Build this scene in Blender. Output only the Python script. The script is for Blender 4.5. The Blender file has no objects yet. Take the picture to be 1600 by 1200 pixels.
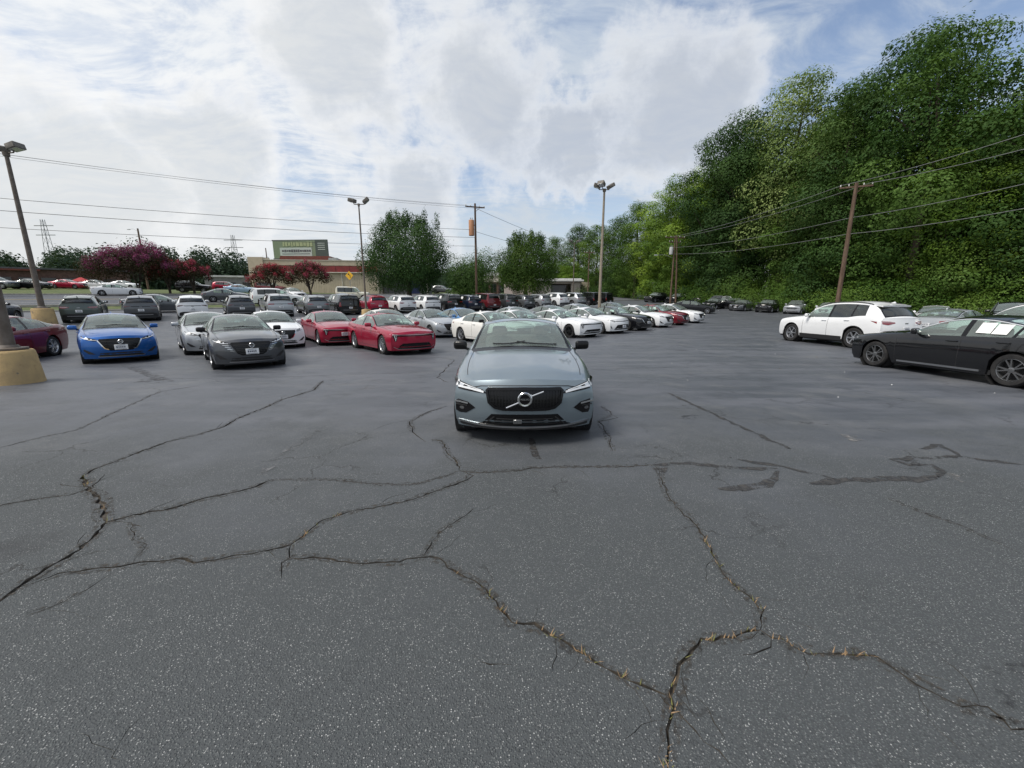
import bpy, bmesh, math, random
import numpy as np
from mathutils import Vector, Matrix
from mathutils.bvhtree import BVHTree
from mathutils.geometry import delaunay_2d_cdt
R = math.radians
scene = bpy.context.scene
COL = scene.collection

# ------------------------------------------------------------------ camera
cam_d = bpy.data.cameras.new('camera'); cam = bpy.data.objects.new('camera', cam_d); COL.objects.link(cam)
cam_d.sensor_width = 36.0; cam_d.lens = 630.0 / 1600.0 * 36.0
cam_d.clip_start = 0.05; cam_d.clip_end = 3000
cam.location = (0, 0, 1.72)
cam.rotation_euler = (math.pi / 2 - math.atan2(600 - 469, 630), 0, 0)
scene.camera = cam

# ------------------------------------------------------------------ sun and sky
SUN_EL, SUN_AZ = R(56), R(-116)          # azimuth from +Y (view direction), negative = to the left
sun_dir = Vector((math.sin(SUN_AZ) * math.cos(SUN_EL), math.cos(SUN_AZ) * math.cos(SUN_EL), math.sin(SUN_EL)))
sd = bpy.data.lights.new('sun', 'SUN'); sun = bpy.data.objects.new('sun', sd); COL.objects.link(sun)
sd.energy = 2.8; sd.angle = R(20); sd.color = (1.0, 0.95, 0.87)
sun.rotation_euler = sun_dir.to_track_quat('Z', 'Y').to_euler()
sun.location = sun_dir * 60
scene.view_settings.view_transform = 'Standard'; scene.view_settings.look = 'None'
scene.view_settings.gamma = 1.0; scene.view_settings.exposure = 0.15
scene.view_settings.use_curve_mapping = False
scene.cycles.max_bounces = 8; scene.cycles.transparent_max_bounces = 16
scene.cycles.use_denoising = True

world = bpy.data.worlds.new('World'); scene.world = world; world.use_nodes = True
world.cycles.sampling_method = 'MANUAL'; world.cycles.sample_map_resolution = 512

class NT:
    """small helper for building node trees"""
    def __init__(s, tree):
        s.t = tree; s.n = tree.nodes; s.l = tree.links
    def node(s, typ, **kw):
        n = s.n.new(typ)
        for k, v in kw.items(): setattr(n, k, v)
        return n
    def put(s, sock, v):
        if hasattr(v, 'is_output') or isinstance(v, bpy.types.NodeSocket): s.l.new(v, sock)
        else: sock.default_value = v
    def math(s, op, a, b=0.0, c=0.0, clamp=False):
        n = s.node('ShaderNodeMath', operation=op, use_clamp=clamp)
        s.put(n.inputs[0], a); s.put(n.inputs[1], b); s.put(n.inputs[2], c)
        return n.outputs[0]
    def vmath(s, op, a, b=(0, 0, 0)):
        n = s.node('ShaderNodeVectorMath', operation=op)
        s.put(n.inputs[0], a); s.put(n.inputs[1], b)
        return n.outputs['Value'] if op in ('DOT_PRODUCT', 'LENGTH', 'DISTANCE') else n.outputs[0]
    def noise(s, vec, scale, detail=4, rough=0.5, dist=0.0, lac=2.0):
        n = s.node('ShaderNodeTexNoise'); s.put(n.inputs['Vector'], vec)
        n.inputs['Scale'].default_value = scale; n.inputs['Detail'].default_value = detail
        n.inputs['Roughness'].default_value = rough; n.inputs['Distortion'].default_value = dist
        n.inputs['Lacunarity'].default_value = lac
        return n
    def ramp(s, f, lo, hi, a=0.0, b=1.0, smooth=True):
        n = s.node('ShaderNodeMapRange', interpolation_type='SMOOTHSTEP' if smooth else 'LINEAR')
        s.put(n.inputs[0], f); n.inputs[1].default_value = lo; n.inputs[2].default_value = hi
        n.inputs[3].default_value = a; n.inputs[4].default_value = b
        return n.outputs[0]
    def mix(s, f, a, b, mode='MIX'):
        n = s.node('ShaderNodeMix', data_type='RGBA', blend_type=mode)
        s.put(n.inputs[0], f); s.put(n.inputs[6], a if not isinstance(a, tuple) else (*a[:3], 1)); s.put(n.inputs[7], b if not isinstance(b, tuple) else (*b[:3], 1))
        return n.outputs[2]

def build_sky():
    T = NT(world.node_tree); T.n.clear()
    out = T.node('ShaderNodeOutputWorld'); bg = T.node('ShaderNodeBackground')
    sky = T.node('ShaderNodeTexSky', sky_type='NISHITA'); sky.sun_disc = False
    sky.sun_elevation = SUN_EL; sky.sun_rotation = SUN_AZ
    sky.air_density = 1.0; sky.dust_density = 1.6; sky.ozone_density = 1.6
    tc = T.node('ShaderNodeTexCoord'); d = tc.outputs['Generated']
    sep = T.node('ShaderNodeSeparateXYZ'); T.put(sep.inputs[0], d)
    zc = T.math('MAXIMUM', sep.outputs[2], 0.0)
    zz = T.math('ADD', zc, 0.16)
    cmb = T.node('ShaderNodeCombineXYZ')
    T.put(cmb.inputs[0], T.math('DIVIDE', sep.outputs[0], zz)); T.put(cmb.inputs[1], T.math('DIVIDE', sep.outputs[1], zz))
    p = cmb.outputs[0]                      # cloud-deck plane coordinates
    w1 = T.noise(p, 1.1, 2, 0.5); wv = T.vmath('SCALE', w1.outputs['Color']); wv.node.inputs['Scale'].default_value = 0.8
    pw = T.vmath('ADD', p, wv)
    veil = T.noise(pw, 0.8, 5, 0.6).outputs[0]                 # thin high veil
    mp = T.node('ShaderNodeMapping'); mp.inputs['Rotation'].default_value = (0, 0, 0.6); mp.inputs['Scale'].default_value = (1.0, 1.9, 1)
    T.put(mp.inputs[0], pw)
    rip = T.noise(mp.outputs[0], 6.5, 5, 0.62).outputs[0]       # small ripples in it
    east = T.vmath('DOT_PRODUCT', d, (0.80, 0.28, 0.35))       # the clearer side of the sky
    vm = T.math('ADD', veil, T.math('MULTIPLY', T.math('SUBTRACT', rip, 0.5), 0.62))
    vm = T.math('SUBTRACT', vm, T.math('MULTIPLY', east, 0.20))
    veil_m = T.ramp(vm, 0.18, 0.64)
    cw = T.noise(d, 4.6, 7, 0.62); cv = T.vmath('SUBTRACT', cw.outputs['Color'], (0.5, 0.5, 0.5))
    cs = T.vmath('SCALE', cv); cs.node.inputs['Scale'].default_value = 0.36
    dw = T.vmath('ADD', d, cs)
    def ray(px, py):
        u, v = (px - 800) / 630, -(py - 600) / 630; P = math.atan2(131, 630)
        q = Vector((u, math.cos(P) + v * math.sin(P), -math.sin(P) + v * math.cos(P))); q.normalize(); return q
    blobs = [(ray(310, 262), .17), (ray(640, 325), .15), (ray(755, 150), .19), (ray(1045, 185), .19), (ray(510, 100), .18), (ray(60, 310), .22), (ray(900, 215), .12)]
    rng = random.Random(5)                                     # and more of the same round the rest of the sky
    for k in range(7):
        a = R(70 + k * 33 + rng.uniform(-8, 8)); e = R(rng.uniform(14, 50)); blobs.append((Vector((math.sin(a) * math.cos(e), math.cos(a) * math.cos(e), math.sin(e))), rng.uniform(.2, .32)))
    acc = None
    for c, r in blobs:
        b = T.ramp(T.vmath('DISTANCE', dw, tuple(c)), r, r * 0.35, smooth=False)
        acc = b if acc is None else T.math('MAXIMUM', acc, b)
    cum = T.ramp(acc, 0.0, 0.50)
    core = T.ramp(acc, 0.22, 0.95)                              # thick middles turn grey
    hz = T.ramp(sep.outputs[2], 0.30, 0.0)
    hzn = T.math('MULTIPLY', hz, T.ramp(cw.outputs[0], 0.36, 0.56))
    sdot = T.vmath('DOT_PRODUCT', d, tuple(sun_dir)); glow = T.math('MAXIMUM', T.ramp(sdot, 0.2, 1.0), T.ramp(T.vmath('DOT_PRODUCT', d, (-0.80, 0.42, 0.43)), 0.45, 1.0))
    veil_c = T.mix(glow, (5.5, 6.1, 6.8), (8.7, 8.8, 8.8))
    veil_c = T.mix(T.ramp(rip, 0.34, 0.66), T.mix(0.38, veil_c, (4.3, 5.3, 6.8)), veil_c)
    c = T.mix(T.math('MULTIPLY', veil_m, 0.92), T.mix(1.0, sky.outputs[0], (1.75, 1.6, 1.5), 'MULTIPLY'), veil_c)
    c = T.mix(T.math('MULTIPLY', hzn, 0.8), c, T.mix(glow, (5.8, 6.2, 6.5), (7.4, 7.5, 7.5)))
    cum_c = T.mix(core, T.mix(glow, (7.5, 7.7, 8.0), (8.8, 8.8, 8.8)), T.mix(glow, (5.2, 5.5, 6.0), (6.7, 6.9, 7.0)))
    c = T.mix(T.math('MULTIPLY', cum, 0.76), c, cum_c)
    T.put(bg.inputs[0], c); bg.inputs[1].default_value = 0.1
    T.l.new(bg.outputs[0], out.inputs[0])
build_sky()

# ------------------------------------------------------------------ terrain height of the whole place
def _ramp(w, c, s):
    return 0.0 if w < c - s else (w - c if w > c + s else (w - c + s) ** 2 / (4 * s))
def tz(x, y):
    yy = max(y, 0.0); tt = min(max((yy - 4.5) / 7.5, 0), 1); tt = tt * tt * (3 - 2 * tt)
    g = yy * tt if yy < 16 else (22.0 if yy > 28 else yy - (yy - 16) ** 2 / 24)
    t = min(max((x + 2) / 10, 0), 1); t = t * t * (3 - 2 * t)
    w = -.5 * x + .87 * y
    return -.012 * g * (1 - .67 * t) + .055 * (_ramp(w, 24, 7) - _ramp(w, 100, 12))
def tnormal(x, y, e=1.2):
    return Vector((-(tz(x + e, y) - tz(x - e, y)) / (2 * e), -(tz(x, y + e) - tz(x, y - e)) / (2 * e), 1)).normalized()
RV = (.78, .63); HV = (.63, -.78)          # along the parking rows, and the way the sedans face
def lot(al, fw): return (RV[0] * al + HV[0] * fw, RV[1] * al + HV[1] * fw)

# ------------------------------------------------------------------ materials
MATS = {}
def principled(name, color, rough=0.5, metal=0.0, coat=0.0, spec=0.5, emit=None, coat_rough=0.03):
    m = bpy.data.materials.new(name); m.use_nodes = True; m.diffuse_color = (*color[:3], 1)
    b = m.node_tree.nodes['Principled BSDF']
    b.inputs['Base Color'].default_value = (*color[:3], 1); b.inputs['Roughness'].default_value = rough
    b.inputs['Metallic'].default_value = metal; b.inputs['Coat Weight'].default_value = coat
    b.inputs['Coat Roughness'].default_value = coat_rough
    b.inputs['Specular IOR Level'].default_value = spec
    if emit: b.inputs['Emission Color'].default_value = (*emit[:3], 1); b.inputs['Emission Strength'].default_value = emit[3]
    MATS[name] = m; return m
def noisy(name, c1, c2, scale, rough=0.7, detail=5, bump=0.0, bscale=None, metal=0.0, spec=0.4, lo=.35, hi=.65, mapping=None):
    """two-tone procedural surface with optional relief"""
    m = principled(name, c1, rough, metal, 0, spec); T = NT(m.node_tree); b = T.n['Principled BSDF']
    tc = T.node('ShaderNodeTexCoord'); v = tc.outputs['Object']
    if mapping:
        mp = T.node('ShaderNodeMapping'); mp.inputs['Scale'].default_value = mapping; T.put(mp.inputs[0], v); v = mp.outputs[0]
    n = T.noise(v, scale, detail, 0.6)
    T.put(b.inputs['Base Color'], T.mix(T.ramp(n.outputs[0], lo, hi), c1, c2))
    if bump:
        bp = T.node('ShaderNodeBump'); bp.inputs['Strength'].default_value = bump; bp.inputs['Distance'].default_value = 0.02
        T.put(bp.inputs['Height'], T.noise(v, bscale or scale * 4, 5, 0.6).outputs[0]); T.put(b.inputs['Normal'], bp.outputs[0])
    return m
def paint(name, col, metal=0.0, rough=0.38, dust=0.5):
    m = principled(name, col, rough, metal, 1.0, 0.12, coat_rough=0.04)
    T = NT(m.node_tree); b = T.n['Principled BSDF']; tc = T.node('ShaderNodeTexCoord')
    n = T.noise(tc.outputs['Object'], 2.2, 5, 0.6).outputs[0]      # faint film of road dust
    k = T.ramp(n, 0.35, 0.8, 0.0, 0.10 * dust)
    T.put(b.inputs['Base Color'], T.mix(k, (*col, 1), (.22, .21, .19)))
    T.put(b.inputs['Coat Roughness'], T.ramp(n, 0.3, 0.8, 0.03, 0.09))
    return m
PAINTS = {
    'slate': paint('paint_slate', (.20, .245, .275), .55, .30, .3), 'blue': paint('paint_blue', (.010, .10, .36), .45, .3, .2),
    'red': paint('paint_red', (.34, .010, .038), .3, .3, .2), 'maroon': paint('paint_maroon', (.16, .010, .020), .2, .3, .2),
    'white': paint('paint_white', (.76, .77, .78)), 'pearl': paint('paint_pearl', (.78, .77, .73)),
    'silver': paint('paint_silver', (.44, .46, .48), .55, .36), 'gun': paint('paint_gunmetal', (.085, .09, .098), .6, .28, .2),
    'grey': paint('paint_grey', (.18, .19, .20), .6, .3, .2), 'black': paint('paint_black', (.006, .0065, .008), 0, .25, .08),
    'navy': paint('paint_navy', (.008, .014, .035), .1, .3, .1), 'green': paint('paint_greengrey', (.075, .095, .088), .4),
    'paleblue': paint('paint_paleblue', (.33, .46, .60), .3), 'skyblue': paint('paint_skyblue', (.10, .25, .50), .3),
    'cream': paint('paint_cream', (.62, .60, .50)), 'wine': paint('paint_wine', (.13, .012, .018), .2),
}
def glass(name, tint, sky_sheen=0.0):
    m = bpy.data.materials.new(name); m.use_nodes = True; m.diffuse_color = (*tint, 1)
    T = NT(m.node_tree); T.n.clear(); out = T.node('ShaderNodeOutputMaterial')
    tr = T.node('ShaderNodeBsdfTransparent'); tr.inputs[0].default_value = (*tint, 1)
    gl = T.node('ShaderNodeBsdfGlossy'); gl.inputs[0].default_value = (.95, .98, .97, 1); gl.inputs['Roughness'].default_value = 0.02
    lw = T.node('ShaderNodeLayerWeight'); lw.inputs[0].default_value = 0.5
    f = T.math('ADD', T.math('MULTIPLY', T.math('POWER', lw.outputs['Facing'], 4.0), .88), .085, clamp=True)   # two-sided reflectance
    mx = T.node('ShaderNodeMixShader'); T.put(mx.inputs[0], f); T.l.new(tr.outputs[0], mx.inputs[1]); T.l.new(gl.outputs[0], mx.inputs[2])
    last = mx.outputs[0]
    if sky_sheen:                                # pale diffuse layer lightens the panes in place of sky reflection
        df = T.node('ShaderNodeBsdfDiffuse'); df.inputs[0].default_value = (.52, .60, .56, 1)
        m2 = T.node('ShaderNodeMixShader'); m2.inputs[0].default_value = sky_sheen
        T.l.new(last, m2.inputs[1]); T.l.new(df.outputs[0], m2.inputs[2]); last = m2.outputs[0]
    T.l.new(last, out.inputs[0]); MATS[name] = m; return m
glass('glass', (.74, .90, .83), 0.16); glass('privacy_glass', (.10, .12, .12), 0.02)
glass('lens_clear', (.86, .88, .90), 0.05)
principled('plastic_black', (.018, .018, .019), .55); principled('gloss_black', (.005, .005, .006), .22, 0, .15, .25)
principled('chrome', (.72, .73, .74), .12, 1.0); principled('satin_metal', (.50, .51, .52), .32, 1.0); principled('bright_trim', (.80, .81, .82), .30, .75)
principled('lamp_silver', (.62, .64, .66), .2, .6); principled('lamp_white', (.80, .82, .84), .25)
principled('tail_red', (.20, .006, .010), .15, 0, 1.0); principled('tail_dark', (.055, .004, .006), .15, 0, 1.0); principled('amber', (.45, .10, .01), .25)
principled('upholstery', (.055, .055, .056), .8); principled('upholstery_tan', (.20, .17, .14), .75); principled('headliner', (.42, .42, .40), .9)
noisy('rubber', (.014, .014, .015), (.028, .027, .026), 9, .78)
principled('rim_silver', (.50, .51, .53), .28, .9); principled('rim_dark', (.035, .036, .038), .3, .6); principled('rim_grey', (.20, .205, .21), .25, .8); principled('rim_back', (.012, .012, .013), .7)
principled('plate_white', (.74, .75, .76), .45); principled('plate_ink', (.06, .07, .11), .6); principled('paper', (.80, .80, .78), .8); principled('paper_ink', (.58, .58, .55), .8)
noisy('concrete_yellow', (.47, .30, .105), (.33, .215, .095), 3.0, .85, 6, .3, 22)
noisy('pole_paint', (.11, .088, .070), (.155, .13, .11), 6, .6); noisy('pole_tan', (.30, .255, .195), (.24, .20, .155), 6, .6); noisy('lamp_housing', (.17, .155, .135), (.11, .10, .09), 5, .55)
noisy('wood_pole', (.085, .052, .034), (.15, .10, .07), 2.2, .85, 6, .5, 18, mapping=(5, 5, .5))
noisy('bark', (.045, .034, .026), (.085, .068, .052), 3, .9, 6, .6, 14)
noisy('steel_grey', (.24, .25, .25), (.32, .33, .33), 4, .5, metal=.4)
noisy('wire', (.05, .05, .052), (.08, .08, .08), 4, .6); noisy('wire_bare', (.20, .21, .20), (.28, .28, .27), 4, .45, metal=.5)
def M(k): return MATS.get(k) or PAINTS[k]

# ------------------------------------------------------------------ mesh helpers
class MB:
    def __init__(s): s.v = []; s.f = []; s.m = []
    def add(s, verts, faces, mi=0):
        o = len(s.v); s.v += [tuple(p) for p in verts]; s.f += [tuple(o + i for i in f) for f in faces]; s.m += [mi] * len(faces)
    def box(s, c, d, mi=0, rot=None, taper=1.0):
        x, y, z = d[0] / 2, d[1] / 2, d[2] / 2
        vs = [Vector((sx * x * (taper if sz > 0 else 1), sy * y * (taper if sz > 0 else 1), sz * z)) for sz in (-1, 1) for sy in (-1, 1) for sx in (-1, 1)]
        if rot is not None: vs = [rot @ p for p in vs]
        c = Vector(c); s.add([p + c for p in vs], [(0, 2, 3, 1), (4, 5, 7, 6), (0, 1, 5, 4), (2, 6, 7, 3), (0, 4, 6, 2), (1, 3, 7, 5)], mi)
    def tube(s, pts, rad, n=8, mi=0, cap=True):
        pts = [Vector(p) for p in pts]; rad = rad if isinstance(rad, (list, tuple)) else [rad] * len(pts); rings = []
        ref = Vector((0, 0, 1))
        for i, p in enumerate(pts):
            t = (pts[min(i + 1, len(pts) - 1)] - pts[max(i - 1, 0)]).normalized()
            a = t.cross(ref) if abs(t.dot(ref)) < .98 else t.cross(Vector((1, 0, 0)))
            a.normalize(); b = t.cross(a)
            rings.append([p + (a * math.cos(2 * math.pi * k / n) + b * math.sin(2 * math.pi * k / n)) * rad[i] for k in range(n)])
        vs = [q for r in rings for q in r]; fs = []
        for i in range(len(pts) - 1):
            for k in range(n): fs.append((i * n + k, i * n + (k + 1) % n, (i + 1) * n + (k + 1) % n, (i + 1) * n + k))
        if cap: fs.append(tuple(range(n))[::-1]); fs.append(tuple((len(pts) - 1) * n + k for k in range(n)))
        s.add(vs, fs, mi)
    def lathe(s, prof, n=24, axis='z', mi=0, c=(0, 0, 0), close=False):
        """prof = [(radius, height)...] spun about an axis"""
        vs = []; fs = []; c = Vector(c)
        for r, h in prof:
            for k in range(n):
                a = 2 * math.pi * k / n; u, w = r * math.cos(a), r * math.sin(a)
                vs.append(c + (Vector((u, w, h)) if axis == 'z' else Vector((u, h, w)) if axis == 'y' else Vector((h, u, w))))
        m = len(prof)
        for i in range(m if close else m - 1):
            j = (i + 1) % m
            for k in range(n): fs.append((i * n + k, i * n + (k + 1) % n, j * n + (k + 1) % n, j * n + k))
        s.add(vs, fs, mi)
    def prism(s, poly, h0, h1, plane='xy', mi=0):
        n = len(poly)
        def P(p, h): return (p[0], p[1], h) if plane == 'xy' else (p[0], h, p[1]) if plane == 'xz' else (h, p[0], p[1])
        s.add([P(p, h0) for p in poly] + [P(p, h1) for p in poly], [tuple(range(n))[::-1], tuple(range(n, 2 * n))] + [(i, (i + 1) % n, n + (i + 1) % n, n + i) for i in range(n)], mi)
    def mesh(s, name, smooth=None):
        me = bpy.data.meshes.new(name); me.from_pydata(s.v, [], s.f)
        if any(s.m): me.polygons.foreach_set('material_index', s.m)
        fix(me, smooth); return me
def fix(me, smooth=None, normals=True):
    if normals:
        bm = bmesh.new(); bm.from_mesh(me); bmesh.ops.recalc_face_normals(bm, faces=bm.faces); bm.to_mesh(me); bm.free()
    if smooth is not None:
        me.polygons.foreach_set('use_smooth', [True] * len(me.polygons)); me.set_sharp_from_angle(angle=R(smooth))
    me.update()
def link(name, me, mats=(), parent=None, mw=None):
    o = bpy.data.objects.new(name, me); COL.objects.link(o)
    if me is not None and mats and len(me.materials) == 0:
        for k in mats: me.materials.append(M(k) if isinstance(k, str) else k)
    if parent is not None: o.parent = parent
    if mw is not None: o.matrix_local = mw
    return o
def tag(o, label=None, cat=None, group=None, kind=None):
    if label: o['label'] = label
    if cat: o['category'] = cat
    if group: o['group'] = group
    if kind: o['kind'] = kind
    return o
def empty(name, loc, rz=0.0):
    o = bpy.data.objects.new(name, None); COL.objects.link(o); o.location = loc; o.rotation_euler = (0, 0, rz); o.empty_display_size = .3
    return o

def rounded_box(c, d, r=.03, seg=2):
    bm = bmesh.new(); bmesh.ops.create_cube(bm, size=1); bmesh.ops.scale(bm, vec=d, verts=bm.verts)
    bmesh.ops.bevel(bm, geom=bm.edges[:], offset=r, segments=seg, affect='EDGES', profile=.5)
    vs = [v.co + Vector(c) for v in bm.verts]; fs = [[v.index for v in f.verts] for f in bm.faces]
    bm.free(); return vs, fs
CRACKS = [([(-3.03, 1.984), (-2.984, 2.04), (-3.026, 2.189), (-3.05, 2.346), (-3.042, 2.553), (-3.213, 2.905), (-3.09, 3.01), (-2.887, 3.115), (-2.714, 3.315), (-2.525, 3.419), (-2.413, 3.521), (-2.351, 3.676)], 0.03), ([(-2.351, 3.676), (-2.132, 3.673), (-1.818, 3.676), (-1.548, 3.624), (-1.283, 3.573), (-0.917, 3.575), (-0.527, 3.879)], 0.01), ([(-3.213, 2.905), (-3.39, 3.063), (-3.686, 3.315), (-3.943, 3.472), (-4.301, 3.775)], 0.045), ([(-4.301, 3.775), (-4.333, 3.929), (-4.321, 4.235), (-4.286, 4.748), (-4.125, 5.004), (-4.0, 5.361), (-4.095, 5.768), (-4.064, 6.43), (-4.114, 6.991), (-3.961, 7.855), (-4.285, 8.973)], 0.03), ([(-4.425, 3.115), (-4.381, 3.163), (-4.226, 3.265), (-3.969, 3.37), (-3.943, 3.472)], 0.016), ([(-2.976, 2.191), (-2.92, 2.293), (-2.671, 2.344), (-2.486, 2.399), (-2.27, 2.447), (-2.121, 2.397), (-1.964, 2.446), (-1.8, 2.498), (-1.674, 2.552), (-1.588, 2.599), (-1.549, 2.755), (-1.524, 2.908), (-1.356, 3.063), (-1.095, 3.165), (-0.873, 3.266), (-0.655, 3.472), (-0.439, 3.673), (-0.386, 3.775), (-0.527, 3.879)], 0.018), ([(-1.588, 2.599), (-1.517, 2.448), (-1.543, 2.399), (-1.457, 2.245)], 0.01), ([(-1.517, 2.45), (-1.31, 2.447), (-1.071, 2.399), (-0.857, 2.4), (-0.611, 2.45), (-0.502, 2.446), (-0.421, 2.346), (-0.283, 2.245), (-0.156, 2.141), (-0.073, 1.988), (0.0, 1.888), (0.122, 1.882), (0.25, 1.783), (0.365, 1.68), (0.498, 1.578), (0.587, 1.526), (0.686, 1.474)], 0.016), ([(-0.611, 2.45), (-0.585, 2.65), (-0.5, 2.855), (-0.413, 2.961), (-0.324, 3.115)], 0.009), ([(-1.098, 6.532), (-1.28, 6.226), (-1.486, 5.614), (-1.25, 5.004), (-1.071, 4.748)], 0.02), ([(-1.012, 4.849), (-0.853, 4.746), (-0.73, 4.34), (-0.587, 4.083), (-0.527, 3.879)], 0.016), ([(-0.527, 3.879), (-0.325, 3.829), (0.0, 3.881), (0.337, 3.98), (1.012, 3.982), (1.502, 4.031)], 0.016), ([(1.502, 4.031), (1.517, 3.929), (1.455, 3.623), (1.4, 3.315), (1.409, 3.063), (1.438, 2.858), (1.429, 2.705), (1.389, 2.502), (1.367, 2.346), (1.369, 2.191), (1.41, 2.09), (1.406, 1.988), (1.433, 1.984), (1.322, 1.837)], 0.012), ([(1.322, 1.837), (1.263, 1.831), (1.15, 1.783), (0.983, 1.779), (0.873, 1.682), (0.805, 1.626), (0.741, 1.524), (0.7, 1.471), (0.668, 1.373), (0.622, 1.267), (0.577, 1.17)], 0.016), ([(1.322, 1.837), (1.35, 1.785), (1.4, 1.779), (1.476, 1.685), (1.683, 1.68), (1.794, 1.677), (1.811, 1.626), (1.85, 1.527), (1.9, 1.471), (1.944, 1.424), (2.014, 1.428), (2.056, 1.421), (2.043, 1.328), (2.148, 1.317)], 0.013), ([(1.35, 1.785), (1.31, 1.729), (1.143, 1.682)], 0.009), ([(1.5, 6.532), (1.585, 5.821), (1.254, 5.614), (1.267, 4.901), (1.175, 4.442)], 0.016), ([(3.343, 3.315), (3.377, 3.063), (3.5, 2.855), (3.512, 2.652), (3.533, 2.497)], 0.006), ([(2.133, 10.603), (3.893, 10.76), (6.222, 11.07), (8.929, 11.123), (10.071, 11.633)], 0.018), ([(-8.294, 9.329), (-6.679, 9.175), (-5.638, 9.43), (-4.008, 9.937), (-1.971, 10.192)], 0.014), ([(-2.555, 13.601), (-1.843, 12.786), (-1.79, 9.43), (-1.421, 8.77)], 0.03), ([(-6.095, 4.544), (-6.049, 4.901), (-5.883, 5.208), (-6.342, 6.328), (-6.897, 7.703), (-6.65, 8.364)], 0.012), ([(-1.501, 1.217), (-1.538, 1.225), (-1.571, 1.322), (-1.565, 1.376)], 0.006), ([(-2.714, 1.937), (-2.611, 2.041), (-2.579, 2.189), (-2.579, 2.296)], 0.007), ([(-0.19, 1.677), (-0.108, 1.629), (0.0, 1.626)], 0.006), ([(-3.022, 2.911), (-2.763, 2.655), (-2.624, 2.6), (-2.529, 2.395)], 0.005)]
TAR = [([(1.502, 4.031), (1.933, 4.082), (2.192, 3.982), (2.467, 3.929), (2.767, 3.929)], 0.07), ([(2.429, 4.239), (2.624, 4.083), (2.867, 3.979), (2.964, 3.881), (3.086, 3.777), (3.166, 3.673)], 0.07), ([(2.857, 3.573), (3.095, 3.625), (3.448, 3.676), (3.919, 3.674), (4.222, 3.724), (4.287, 3.624)], 0.1), ([(4.222, 3.724), (4.413, 3.881), (4.471, 4.031), (4.232, 4.033), (4.185, 4.184), (4.464, 4.239), (4.75, 4.235), (5.019, 4.287), (5.121, 4.186), (5.46, 4.031)], 0.07), ([(2.734, 3.881), (2.571, 3.676), (2.414, 3.57), (2.083, 3.47), (1.92, 3.47)], 0.1), ([(1.467, 3.929), (1.6, 3.929), (1.463, 3.779)], 0.1), ([(2.994, 7.501), (3.095, 6.28), (3.201, 5.208), (3.28, 4.493)], 0.06), ([(-2.599, 5.308), (-2.619, 4.746), (-2.607, 4.235), (-2.523, 3.779)], 0.1), ([(0.245, 4.901), (0.3, 4.186)], 0.11), ([(4.788, 4.493), (5.211, 4.647), (5.056, 4.289)], 0.06)]
STAINS = [([(2.563, 5.922), (2.805, 5.972), (2.707, 5.667), (2.53, 5.614)], 'dark'), ([(4.29, 5.054), (4.458, 5.004), (4.409, 4.799), (4.206, 4.746)], 'pale'), ([(2.26, 1.629), (2.399, 1.626), (2.603, 1.729), (2.473, 1.578), (2.29, 1.524), (2.132, 1.376), (2.078, 1.37), (2.143, 1.471)], 'dark'), ([(-11.617, 11.766), (-11.239, 11.766), (-7.698, 8.973), (-7.726, 8.668), (-8.333, 8.567), (-8.52, 9.329)], 'dark'), ([(4.377, 3.829), (4.49, 3.827), (4.4, 3.573), (4.333, 3.622)], 'pale')]

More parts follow.
